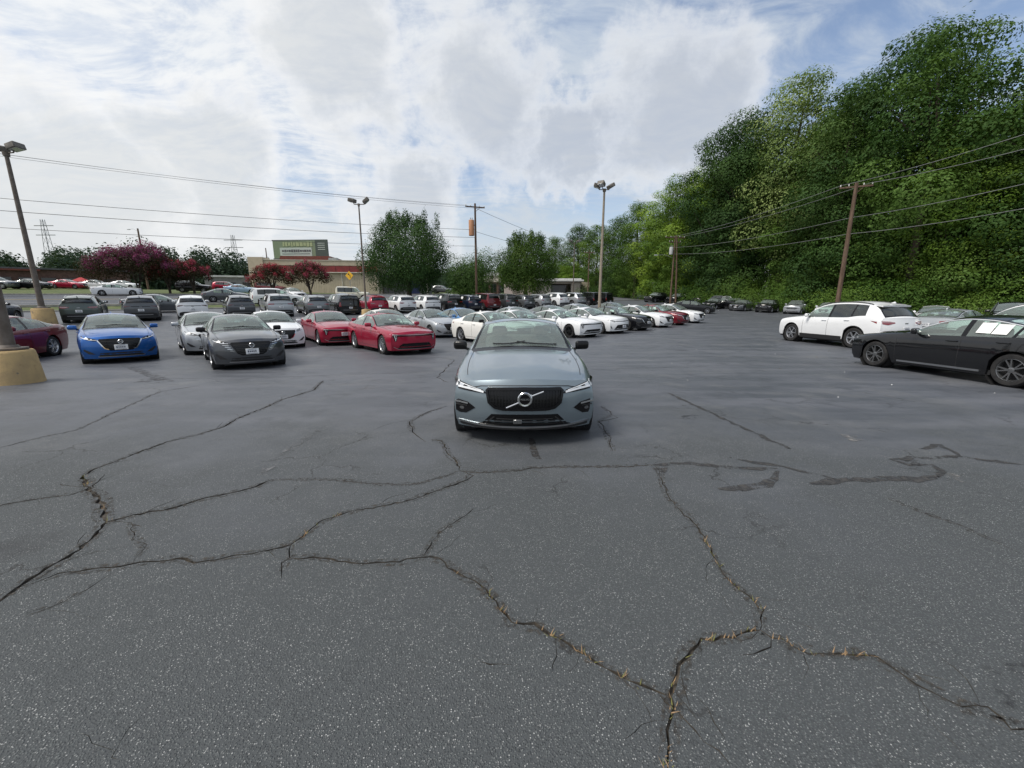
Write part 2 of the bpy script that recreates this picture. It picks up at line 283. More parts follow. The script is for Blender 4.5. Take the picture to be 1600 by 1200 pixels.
# ================================================================== ground, lot and road
def asphalt(name, sealed_only=False):
    m = principled(name, (.07, .07, .075), .8); T = NT(m.node_tree); b = T.n['Principled BSDF']
    tc = T.node('ShaderNodeTexCoord'); v = tc.outputs['Object']
    sep = T.node('ShaderNodeSeparateXYZ'); T.put(sep.inputs[0], v)
    big = T.noise(v, .22, 5, .6).outputs[0]; mid = T.noise(v, 1.7, 6, .65).outputs[0]
    mp = T.node('ShaderNodeMapping'); mp.inputs['Rotation'].default_value = (0, 0, .68); mp.inputs['Scale'].default_value = (.25, 1.5, 1); T.put(mp.inputs[0], v)
    drag = T.noise(mp.outputs[0], 1.1, 6, .65).outputs[0]       # brush and tyre direction of the seal coat
    vor = T.node('ShaderNodeTexVoronoi'); T.put(vor.inputs['Vector'], v); vor.inputs['Scale'].default_value = 120
    vs = T.node('ShaderNodeSeparateColor'); T.put(vs.inputs[0], vor.outputs['Color'])
    fine = T.noise(v, 160, 3, .7).outputs[0]
    tar_c = T.mix(T.ramp(big, .3, .7), (0.068, 0.075, 0.087), (0.092, 0.099, 0.113))
    tar_c = T.mix(T.ramp(drag, .40, .68, 0, .9), tar_c, (0.129, 0.135, 0.152))
    tar_c = T.mix(T.ramp(mid, .50, .70, 0, .8), tar_c, (0.055, 0.060, 0.069))
    tar_c = T.mix(T.ramp(T.noise(v, .75, 6, .68).outputs[0], .50, .72, 0, .75), tar_c, (.150, .152, .155))
    tar_c = T.mix(T.ramp(fine, .3, .7, 0, .5), tar_c, (0.048, 0.053, 0.060))
    if not sealed_only:
        # worn patch of bare aggregate where nobody re-sealed the lot
        wear = T.math('ADD', T.math('MULTIPLY', T.math('SUBTRACT', 5.6, sep.outputs[1]), .26), T.math('MULTIPLY', T.math('SUBTRACT', T.noise(v, .5, 4, .6).outputs[0], .5), 2.2))
        wear = T.ramp(wear, -.45, .9)
        chip = T.math('MULTIPLY', T.math('MULTIPLY', T.ramp(vor.outputs['Distance'], .44, .24), T.ramp(vs.outputs[0], .60, .76)), T.ramp(T.noise(v, 6, 4, .7).outputs[0], .35, .6, .25, 1.0))
        chip2 = T.math('MULTIPLY', T.ramp(vor.outputs['Distance'], .55, .40), T.ramp(vs.outputs[1], .35, .6))
        worn = T.mix(T.math('MULTIPLY', chip2, .8), T.mix(T.ramp(fine, .3, .7), (0.042, 0.047, 0.050), (0.071, 0.078, 0.081)), (0.113, 0.125, 0.126))
        worn = T.mix(chip, worn, T.mix(vs.outputs[2], (.15, .155, .155), (.46, .465, .455)))
        c = T.mix(wear, tar_c, worn)
        T.put(b.inputs['Roughness'], T.mix(wear, T.mix(T.ramp(drag, .35, .7), (.43, .43, .43), (.60, .60, .60)), (.82, .82, .82)))
        h = T.math('ADD', T.math('MULTIPLY', T.ramp(vor.outputs['Distance'], .6, .2), T.ramp(wear, 0, 1, .15, 1.0)), T.math('MULTIPLY', fine, .5))
    else:
        c = tar_c; h = fine
    # hairline crazing and old oil drips
    wv = T.vmath('ADD', v, T.vmath('SCALE', T.noise(v, 1.3, 5, .65).outputs['Color'])); wv.node.inputs[1].links[0].from_node.inputs['Scale'].default_value = .8
    ve = T.node('ShaderNodeTexVoronoi', feature='DISTANCE_TO_EDGE'); T.put(ve.inputs['Vector'], wv); ve.inputs['Scale'].default_value = .85
    hair = T.math('MULTIPLY', T.ramp(ve.outputs['Distance'], .010, .003), T.ramp(T.noise(v, .8, 3, .5).outputs[0], .50, .60))
    c = T.mix(T.math('MULTIPLY', hair, .75), c, (.018, .018, .018))
    vo = T.node('ShaderNodeTexVoronoi'); T.put(vo.inputs['Vector'], T.vmath('ADD', v, T.vmath('SCALE', T.noise(v, 4, 4, .6).outputs['Color']))); vo.inputs['Scale'].default_value = .42
    for l_ in list(vo.inputs['Vector'].links): l_.from_node.inputs[1].links[0].from_node.inputs['Scale'].default_value = .35
    c = T.mix(T.ramp(vo.outputs['Distance'], .13, .05, 0, .45), c, (.026, .026, .028))
    T.put(b.inputs['Base Color'], c)
    bp = T.node('ShaderNodeBump'); bp.inputs['Strength'].default_value = .8; bp.inputs['Distance'].default_value = .006
    T.put(bp.inputs['Height'], h); T.put(b.inputs['Normal'], bp.outputs[0])
    return m
asphalt('lot_asphalt'); asphalt('road_asphalt', True)
noisy('crack_dirt', (.035, .032, .028), (.095, .080, .062), 14, .95, 6)
noisy('tar', (.030, .030, .031), (.060, .056, .052), 18, .62, 6, .3, 60); noisy('stain_dark', (.030, .030, .032), (.055, .055, .058), 9, .6); noisy('stain_pale', (.26, .25, .235), (.14, .14, .14), 16, .85)
noisy('ravel', (.030, .029, .027), (.075, .066, .055), 30, .95); noisy('seal_pale', (.125, .128, .132), (.10, .104, .11), 6, .8)
for _n in ('stain_dark', 'stain_pale', 'tar', 'ravel', 'seal_pale'):            # worn through in patches
    T_ = NT(MATS[_n].node_tree); o_ = T_.n['Material Output']; t_ = T_.node('ShaderNodeBsdfTransparent'); m_ = T_.node('ShaderNodeMixShader')
    T_.put(m_.inputs[0], T_.ramp(T_.noise(T_.node('ShaderNodeTexCoord').outputs['Object'], 7 if _n == 'tar' else 26 if _n == 'ravel' else 5, 7, .75).outputs[0], .38 if _n == 'tar' else .46, .56 if _n == 'tar' else .66)); T_.l.new(t_.outputs[0], m_.inputs[1]); T_.l.new(T_.n['Principled BSDF'].outputs[0], m_.inputs[2]); T_.l.new(m_.outputs[0], o_.inputs[0])
noisy('turf', (.055, .085, .022), (.11, .125, .045), 1.6, .95, 7, .6, 30); noisy('kerb_concrete', (.36, .34, .30), (.26, .25, .225), 2.5, .85, 5, .2)
noisy('marking_white', (.62, .62, .60), (.34, .34, .34), 5, .8, 6, lo=.3, hi=.75); noisy('marking_yellow', (.50, .36, .06), (.28, .22, .07), 5, .8, 6, lo=.3, hi=.75)

def inside_poly(P, poly):
    """even-odd test for many points"""
    P = np.asarray(P); x, y = P[:, 0], P[:, 1]; q = np.asarray(poly); res = np.zeros(len(P), bool); j = len(q) - 1
    for i in range(len(q)):
        xi, yi, xj, yj = q[i][0], q[i][1], q[j][0], q[j][1]
        if yi != yj: res ^= ((yi > y) != (yj > y)) & (x < (xj - xi) * (y - yi) / (yj - yi) + xi)
        j = i
    return res
def near_poly(P, poly):
    q = np.asarray(poly); lo, hi = q.min(0), q.max(0); return (P[:, 0] >= lo[0]) & (P[:, 0] <= hi[0]) & (P[:, 1] >= lo[1]) & (P[:, 1] <= hi[1])
def centroids(r):
    V = np.array([(p.x, p.y) for p in r[0]]); F = np.array([tuple(f) for f in r[2]]); return V[F].mean(1)
def sheet(name, poly, mat, dz, step=2.0):
    """a sheet following the terrain inside a polygon"""
    pts = []; n = len(poly)
    for i in range(n):
        a, b = Vector(poly[i]), Vector(poly[(i + 1) % n]); k = max(1, int((b - a).length / step)); pts += [a + (b - a) * t / k for t in range(k)]
    ne = len(pts); xs = [p[0] for p in poly]; ys = [p[1] for p in poly]
    for x in np.arange(min(xs), max(xs), step):
        for y in np.arange(min(ys), max(ys), step): pts.append(Vector((x + .013, y + .017)))
    r = delaunay_2d_cdt(pts, [(i, (i + 1) % ne) for i in range(ne)], [], 0, 1e-5)
    ok = inside_poly(centroids(r), [(p[0], p[1]) for p in poly]); fs = [tuple(f) for f, o in zip(r[2], ok) if o]
    me = bpy.data.meshes.new(name); me.from_pydata([(p.x, p.y, tz(p.x, p.y) + dz) for p in r[0]], [], fs); bm = bmesh.new(); bm.from_mesh(me)
    bmesh.ops.delete(bm, geom=[q for q in bm.verts if not q.link_faces], context='VERTS'); bmesh.ops.recalc_face_normals(bm, faces=bm.faces)
    if sum(f.normal.z for f in bm.faces) < 0: bmesh.ops.reverse_faces(bm, faces=bm.faces)
    bm.to_mesh(me); bm.free()
    me.polygons.foreach_set('use_smooth', [True] * len(me.polygons)); me.update()
    return link(name, me, [mat])

def build_ground():
    # one land sheet out to the horizon
    m = MB(); rad = [0, 6, 14, 22, 30, 38, 46, 54, 62, 70, 80, 90, 100, 112, 125, 145, 180, 240, 340, 520, 900, 1600]; n = 72; vs = []
    for r in rad:
        for k in range(n):
            a = 2 * math.pi * k / n; x, y = r * math.sin(a), r * math.cos(a); vs.append((x, y, tz(x, y) - .10))
    m.add(vs, [(i * n + k, (i + 1) * n + k, (i + 1) * n + (k + 1) % n, i * n + (k + 1) % n) for i in range(len(rad) - 1) for k in range(n)])
    o = link('ground', m.mesh('ground', 60), ['turf']); tag(o, kind='structure')

def ribbon(line, w, rng, step=.12, rough=.6, taper=True, jit=None):
    pts = [Vector(line[0])]
    for a, b in zip(line, line[1:]):
        a, b = Vector(a), Vector(b); k = max(1, int((b - a).length / step)); nrm = (b - a).normalized(); nrm = Vector((-nrm.y, nrm.x))
        for t in range(1, k + 1): pts.append(a + (b - a) * t / k + nrm * (rng.uniform(-1, 1) * (jit if jit is not None else min(.035, step * .28)) if t < k else 0))
    L1, L2 = [], []; n = len(pts)
    for i, p in enumerate(pts):
        t = (pts[min(i + 1, n - 1)] - pts[max(i - 1, 0)]).normalized(); nn = Vector((-t.y, t.x))
        e = min(1, .35 + min(i, n - 1 - i) * .5) if taper else 1
        L1.append(p + nn * w * .5 * e * rng.uniform(1 - rough, 1 + rough)); L2.append(p - nn * w * .5 * e * rng.uniform(1 - rough, 1 + rough))
    return pts, L1 + L2[::-1]

LOT = [(-46, -14), (46, -14), (60, 8), (56, 30), (44, 50), lot(72, -24), lot(66, -46), lot(20, -46), lot(-26, -46)]
CRACK_LINES = []
def build_lot():
    rng = random.Random(11); pts = []; faces = []; n = len(LOT); polys = []
    for i in range(n):
        a, b = Vector(LOT[i]), Vector(LOT[(i + 1) % n]); k = max(1, int((b - a).length / 2)); pts += [a + (b - a) * t / k for t in range(k)]
    faces.append(list(range(len(pts))))
    allc = []
    for line, w in CRACKS:
        allc.append((line, w))
        for a, b in zip(line, line[1:]):                       # splinters branching off
            a, b = Vector(a), Vector(b); L_ = (b - a).length; near = a.y < 6
            for q in range(int(L_ / (.45 if near else 1.2)) + (rng.random() < .5)):
                p = a + (b - a) * rng.random(); an = math.atan2(b.y - a.y, b.x - a.x) + rng.choice((-1, 1)) * rng.uniform(.4, 1.2); l = rng.uniform(.06, .22) * (1 if near else 2.2)
                p2 = p + Vector((math.cos(an), math.sin(an))) * l; an += rng.uniform(-.6, .6); p3 = p2 + Vector((math.cos(an), math.sin(an))) * l * .8
                allc.append(([tuple(p), tuple(p2), tuple(p3)], w * rng.uniform(.18, .35)))
    for line, w in allc:
        c, poly = ribbon(line, w * .8, rng, .045 if line[0][1] < 5 else .16, .85)
        if len(line) > 3: CRACK_LINES.append((c, w))
        s = len(pts); pts += poly; faces.append(list(range(s, len(pts)))); polys.append([(p.x, p.y) for p in poly])
    for x in np.arange(-60, 75, 2.0):
        for y in np.arange(-14, 75, 2.0): pts.append(Vector((x + .013, y + .017)))
    r = delaunay_2d_cdt(pts, [(f[i], f[(i + 1) % len(f)]) for f in faces for i in range(len(f))], [], 0, 1e-5)
    vs = [(p.x, p.y, tz(p.x, p.y)) for p in r[0]]; keep = []; crack = []
    C = centroids(r); inl = inside_poly(C, LOT); inc = np.zeros(len(C), bool)
    for poly in polys:
        k = near_poly(C, poly)
        if k.any(): inc[k] |= inside_poly(C[k], poly)
    for f, a, b in zip(r[2], inl, inc):
        if a: (crack if b else keep).append(tuple(f))
    def clean(name, vs, fs, mat):
        used = sorted({i for f in fs for i in f}); mp = {v: k for k, v in enumerate(used)}
        me = bpy.data.meshes.new(name); me.from_pydata([vs[i] for i in used], [], [tuple(mp[i] for i in f) for f in fs]); bm = bmesh.new(); bm.from_mesh(me)
        for f in bm.faces:
            if f.normal.z < 0: f.normal_flip()
        bm.to_mesh(me); bm.free(); return me
    me = clean('parking_lot', vs, keep, None); me.polygons.foreach_set('use_smooth', [True] * len(me.polygons))
    o = link('parking_lot', me, ['lot_asphalt']); tag(o, kind='structure')
    # floors and walls of the cracks
    low = []; fs = []; ec = {}
    for f in crack:
        for q in range(3): e = tuple(sorted((f[q], f[(q + 1) % 3]))); ec[e] = ec.get(e, 0) + 1
    used = sorted({i for f in crack for i in f}); mp = {v: k for k, v in enumerate(used)}; k = len(used)
    V = [(vs[i][0], vs[i][1], vs[i][2] - rng.uniform(.012, .030)) for i in used] + [vs[i] for i in used]
    fs = [tuple(mp[i] for i in f) for f in crack] + [(mp[a], mp[b], k + mp[b], k + mp[a]) for (a, b), c in ec.items() if c == 1]
    me = bpy.data.meshes.new('crack_bed'); me.from_pydata(V, [], fs); fix(me)
    tag(link('crack_bed', me, ['crack_dirt'], o), kind='stuff')
    for ti, (line, w) in enumerate(TAR):
        c, poly = ribbon(line, w, rng, .09, .55, True, .02)
        q = sheet('tar_strip', [(p.x, p.y) for p in poly], 'seal_pale' if ti == 7 else 'tar', .004, .9); q.parent = o
    for poly, kd in STAINS:
        c = Vector((sum(p[0] for p in poly) / len(poly), sum(p[1] for p in poly) / len(poly))); pp = []
        for i in range(len(poly)):
            a, b = Vector(poly[i]), Vector(poly[(i + 1) % len(poly)])
            for t in range(5): p = a + (b - a) * t / 5; pp.append(tuple(c + (p - c) * rng.uniform(.82, 1.1)))
        q = sheet('stain', pp, 'stain_dark' if kd == 'dark' else 'stain_pale', .0045, .9); q.parent = o
    for c, w in CRACK_LINES:                                   # ravelled, dirt-stained margins
        if c[0].y > 9: continue
        for sg in (1, -1):
            off = []
            for i in range(0, len(c), 3):
                t = (c[min(i + 1, len(c) - 1)] - c[max(i - 1, 0)]); t.normalize(); off.append(tuple(c[i] + Vector((-t.y, t.x)) * sg * (w * .55 + .014)))
            if len(off) < 3: continue
            _, poly = ribbon(off, .026 + w * .6, rng, .12, .8, True, .004); q = sheet('crack_edge', [(p.x, p.y) for p in poly], 'ravel', .0025, 4.0); q.parent = o
    # dry weeds that took root in the wider cracks
    m = MB(); cols = []
    spots = [(7, .35, 1.0, 1), (12, .55, 1.0, 1), (13, .0, 1.0, 1), (14, .0, .55, 1), (2, 0, 1, .6), (0, .1, .3, .4), (5, .4, .6, .6)]
    for ci, a, b, dens in spots:
        line, w = CRACK_LINES[ci]; i0, i1 = int(a * (len(line) - 1)), int(b * (len(line) - 1))
        for i in range(i0, i1):
            if rng.random() > .42 * dens: continue
            for _ in range(rng.randint(2, 10)):
                t = rng.random(); p = line[i] + (line[i + 1] - line[i]) * t; x, y = p.x + rng.gauss(0, w * .4), p.y + rng.gauss(0, w * .4)
                an = rng.uniform(0, 6.28); l = rng.uniform(.015, .05); tilt = rng.uniform(.3, 1.3); z = tz(x, y) - .006
                dx, dy = math.cos(an), math.sin(an); ww = .0035
                m.add([(x - dy * ww, y + dx * ww, z), (x + dy * ww, y - dx * ww, z), (x + dx * l * math.sin(tilt), y + dy * l * math.sin(tilt), z + l * math.cos(tilt) + .004)], [(0, 1, 2)], 0 if rng.random() < .62 else 1)
    w = link('dry_weeds', m.mesh('dry_weeds'), ['weed_dry', 'weed_green']); tag(w, 'dry straw coloured weeds sprouting from asphalt cracks', 'weeds', kind='stuff')
    # scraps blown over the lot
    m = MB()
    for x, y in ((4.6, 11.5), (8.2, 9.8), (9.6, 12.6), (7.9, 8.2), (5.9, 7.1), (11.2, 14.2), (6.8, 14.8), (12.4, 12.6), (8.8, 13.4), (13.6, 17.5), (4.3, 16.5), (10.4, 16.1), (7.0, 10.4), (9.1, 7.4), (3.9, 8.8)):
        a = rng.uniform(0, 3); s = rng.uniform(.012, .03); dx, dy = math.cos(a) * s, math.sin(a) * s; z = tz(x, y) + .008
        m.add([(x - dx, y - dy, z), (x + dy * .7, y - dx * .7, z + .012), (x + dx, y + dy, z + .003), (x - dy * .7, y + dx * .7, z + .014)], [(0, 1, 2), (0, 2, 3)], 0 if rng.random() < .7 else 1)
    w = link('litter', m.mesh('litter'), ['paper', 'weed_dry']); tag(w, 'small pale scraps and dead leaves scattered over asphalt', 'litter', kind='stuff')
principled('weed_dry', (.30, .20, .11), .9); principled('weed_green', (.17, .17, .05), .9)

def strip_poly(al0, al1, fw0, fw1): return [lot(al0, fw0), lot(al1, fw0), lot(al1, fw1), lot(al0, fw1)]
def build_road():
    o = sheet('road', strip_poly(-70, 90, -53, -75), 'road_asphalt', -.035, 3.0); tag(o, kind='structure')
    for fw, mt in ((-63.9, 'marking_yellow'), (-64.2, 'marking_yellow')):
        q = sheet('lane_line', strip_poly(-70, 90, fw, fw - .12), mt, -.028, 3.0); q.parent = o
    for k in range(-60, 80, 12):
        for fw in (-58.4, -69.6): q = sheet('lane_line', strip_poly(k, k + 3, fw, fw - .13), 'marking_white', -.028, 3.0); q.parent = o
    q = sheet('lane_line', [lot(-17, -58.8), lot(-13.5, -58.9), lot(-13, -60.2), lot(-16.2, -60.4)], 'marking_white', -.028, 3.0); q.parent = o
    for fw, sgn in ((-53, 1), (-75, -1), (-46, -1)):
        m = MB(); prev = None
        for al in np.arange(-70 if fw != -46 else -26, 72, 2.0):
            sec = []
            for dz, df in ((-.09, 0), (.10, 0), (.10, .22 * sgn), (-.09, .22 * sgn)):
                x, y = lot(al, fw + df); sec.append((x, y, tz(x, y) + dz))
            if prev: 
                b = len(m.v); m.add(prev + sec, [(0, 1, 5, 4), (1, 2, 6, 5), (2, 3, 7, 6)])
            prev = sec
        o = link('kerb', m.mesh('kerb'), ['kerb_concrete']); tag(o, kind='structure')
    # side street that climbs away behind the far parked cars
    o = sheet('driveway', [lot(62, -46.2), lot(78, -38), (44, 100), (22, 130), (14, 128), (18, 96), lot(58, -46.2)], 'road_asphalt', -.03, 3.0); tag(o, kind='structure')

# ================================================================== poles, lamps and wires
def pole_lamp(x, y, h, heads, label, base=(.50, .38, .78), r0=.085, name='light_pole', lean=(0, 0), pm='pole_paint'):
    """tapered post on a painted concrete footing with floodlights on a bracket"""
    z = tz(x, y); o = empty(name, (x, y, z)); tag(o, label, 'light pole', 'light poles on the lot')
    m = MB(); rb, rt, hb = base
    if hb:
        m.lathe([(rb * 1.02, -.12), (rb * 1.0, 0), (rb * .985, .06), (rt * 1.03, hb - .05), (rt, hb - .02), (rt * .95, hb), (0, hb + .012)], 28)
        rng = random.Random(int(h * 100)); m.v = [(a * (1 + .012 * math.sin(9 * b + 5 * c)), b * (1 + .012 * math.sin(7 * a + 4 * c)), c) for a, b, c in m.v]
        link('footing', m.mesh('footing', 40), ['footing_paint'], o)
        p = MB(); p.lathe([(.0, hb + .01), (r0 * 2.4, hb + .012), (r0 * 2.4, hb + .05), (r0 * 1.5, hb + .06), (r0 * 1.2, hb + .12)], 16); q = link('base_plate', p.mesh('base_plate', 30), ['pole_paint'], o)
    p = MB(); zs = [hb + .04, h * .5, h]; p.tube([(lean[0] * t / h, lean[1] * t / h, t) for t in zs], [r0, r0 * .82, r0 * .62], 12); link('post', p.mesh('post', 40), [pm], o)
    if heads:
        a = MB()
        for an, tilt, s in heads: a.tube([(0, 0, h - .02), (math.cos(an) * .42, math.sin(an) * .42, h + .02), (math.cos(an) * .46, math.sin(an) * .46, h + .14)], .035, 8)
        a.lathe([(r0, h - .16), (r0 * 1.1, h + .04), (0, h + .06)], 12); link('bracket', a.mesh('bracket', 40), ['pole_paint'], o)
        for an, tilt, s in heads:
            b = MB(); Rm = Matrix.Rotation(an, 3, 'Z') @ Matrix.Rotation(-tilt, 3, 'Y'); c = Vector((math.cos(an) * .56, math.sin(an) * .56, h + .30))
            vs, fs = rounded_box((0, 0, 0), (.50 * s, .44 * s, .26 * s), .03, 1); b.add([Rm @ Vector((q[0], q[1] * (1 + .18 * (q[0] > 0)), q[2])) + c for q in vs], fs, 0)
            hd = link('floodlight', b.mesh('floodlight', 40), ['lamp_housing'], o)
            g = MB(); vs, fs = rounded_box((.03, 0, -.13 * s), (.38 * s, .38 * s, .02), .005, 1); g.add([Rm @ Vector(q) + c for q in vs], fs, 0); link('lens', g.mesh('lens'), ['lamp_silver'], hd)
    return o
m = noisy('footing_paint', (.50, .355, .17), (.38, .275, .145), 2.3, .85, 7, .35, 24)
def _scuff():
    T = NT(MATS['footing_paint'].node_tree); b = T.n['Principled BSDF']; tc = T.node('ShaderNodeTexCoord'); v = tc.outputs['Object']
    old = b.inputs['Base Color'].links[0].from_socket
    s = T.ramp(T.noise(v, 2.6, 6, .7, .4).outputs[0], .62, .70)       # scuffs down to bare grey concrete
    rust = T.ramp(T.noise(v, 9, 5, .65).outputs[0], .60, .75, 0, .5)
    c = T.mix(rust, old, (.20, .10, .04)); T.put(b.inputs['Base Color'], T.mix(s, c, (.10, .10, .10)))
_scuff()

def wire(name, pts_list, sag, r, label, group, mat='wire'):
    m = MB()
    for a, b in zip(pts_list, pts_list[1:]):
        a, b = Vector(a), Vector(b); m.tube([a + (b - a) * t - Vector((0, 0, sag * 4 * t * (1 - t))) for t in np.linspace(0, 1, 19)], r, 5)
    o = link(name, m.mesh(name, 60), [mat]); tag(o, label, 'wire', group); return o
def utility_pole(x, y, h, label, arms=(), transformer=None, lamp=None, twin=False, r=.15, banner=False):
    z = tz(x, y); o = empty('utility_pole', (x, y, z)); tag(o, label, 'utility pole', 'utility poles')
    for dx in ((0, .9) if twin else (0,)):
        m = MB(); m.tube([(dx, 0, -.3), (dx * .7, 0, h * .5), (dx * .25, 0, h)], [r, r * .88, r * .7], 10); link('post', m.mesh('post', 50), ['wood_pole'], o)
    for zz, half, ang in arms:
        m = MB(); c, s = math.cos(ang), math.sin(ang); m.box((0, 0, zz), (2 * half, .11, .13), 0, Matrix.Rotation(ang, 3, 'Z')); m.tube([(c * half * .55, s * half * .55, zz), (0, 0, zz - .55)], .025, 5)
        a = link('crossarm', m.mesh('crossarm'), ['wood_pole'], o)
        for t in (-.95, -.45, .45, .95):
            q = MB(); q.lathe([(.02, 0), (.05, .04), (.035, .08), (.055, .11), (.03, .17), (0, .18)], 10, 'z', 0, (c * half * t, s * half * t, zz + .065)); link('insulator', q.mesh('insulator', 40), ['insulator'], a)
    if transformer:
        zz, ang, rr, hh, mt = transformer; m = MB(); c = (math.cos(ang) * .48, math.sin(ang) * .48, zz)
        m.lathe([(0, 0), (rr, .01), (rr, hh), (rr * .9, hh + .06), (0, hh + .08)], 18, 'z', 0, c); m.box((c[0] * .45, c[1] * .45, zz + hh * .7), (.5, .1, .1), 0, Matrix.Rotation(ang, 3, 'Z'))
        t = link('transformer', m.mesh('transformer', 40), [mt], o); q = MB()
        for k in (-1, 1): q.lathe([(.03, 0), (.055, .05), (.03, .1), (.05, .16), (.02, .30), (0, .31)], 8, 'z', 0, (c[0] + k * .10, c[1], zz + hh + .05))
        link('bushing', q.mesh('bushing', 40), ['steel_grey'], t)
    if lamp:
        zz, ang, l = lamp; m = MB(); c, s = math.cos(ang), math.sin(ang); m.tube([(0, 0, zz - .4), (c * l * .5, s * l * .5, zz + .15), (c * l, s * l, zz + .1)], .03, 6)
        a = link('lamp_arm', m.mesh('lamp_arm', 50), ['steel_grey'], o); q = MB(); q.add(*rounded_box((c * l, s * l, zz + .08), (.55, .26, .14), .05, 2)); link('lamp_head', q.mesh('lamp_head', 40), ['lamp_silver'], a)
    return o
principled('insulator', (.55, .55, .53), .3); principled('tank_rust', (.42, .20, .10), .6); principled('tank_grey', (.36, .37, .37), .5)

# ================================================================== buildings
def wall_panels(name, o, x0, x1, y, z0, z1, n, mats, dy=.05):
    """ribbed metal wall: one panel per rib spacing"""
    w = (x1 - x0) / n
    for k in range(n):
        m = MB(); a = x0 + k * w; m.prism([(a + .015, y - dy), (a + w - .015, y - dy), (a + w - .015, y + .1), (a + .015, y + .1)], z0, z1); m.box((a + w / 2, y - dy - .015, (z0 + z1) / 2), (.08, .03, z1 - z0), 0)
        link(name, m.mesh(name), mats, o)
noisy('stucco_tan', (.50, .43, .32), (.44, .38, .28), 1.2, .9, 6, .2, 30); noisy('band_red', (.24, .035, .035), (.17, .03, .03), 1.5, .7, 5); noisy('trim_pale', (.60, .56, .48), (.52, .49, .42), 2, .8)
noisy('roof_white', (.62, .62, .60), (.50, .50, .49), 1.2, .7); noisy('block_pale', (.50, .45, .39), (.42, .37, .32), 1.4, .9, 6, .2, 24); noisy('brick_brown', (.085, .05, .042), (.13, .075, .06), 3, .9, 6, .3, 20)
noisy('sign_grey', (.10, .105, .11), (.07, .075, .08), 2, .6); noisy('brick_red', (.20, .06, .045), (.14, .05, .04), 3, .9); principled('dark_glass', (.012, .014, .016), .12, 0, .5); principled('awning_red', (.42, .03, .035), .7); principled('awning_blue', (.03, .045, .14), .6); noisy('block_grey', (.24, .235, .235), (.18, .178, .18), 1.5, .9)
principled('garage_door', (.42, .35, .31), .7); principled('sign_yellow', (.72, .40, .02), .5); principled('sign_orange', (.75, .22, .02), .5); principled('sign_black', (.015, .015, .015), .6); principled('ad_green', (.16, .21, .13), .6); principled('ad_pale', (.40, .46, .42), .6); principled('ad_yellow', (.30, .35, .19), .6); principled('ad_dark', (.05, .07, .06), .6)
def bld(name, x, y, rz, label, cat='building'):
    o = empty(name, (x, y, tz(x, y)), rz); tag(o, label, cat); return o
def part(name, o, mats, boxes, parent=None):
    m = MB()
    for c, d in boxes: m.box(c, d)
    return link(name, m.mesh(name), mats, parent or o)
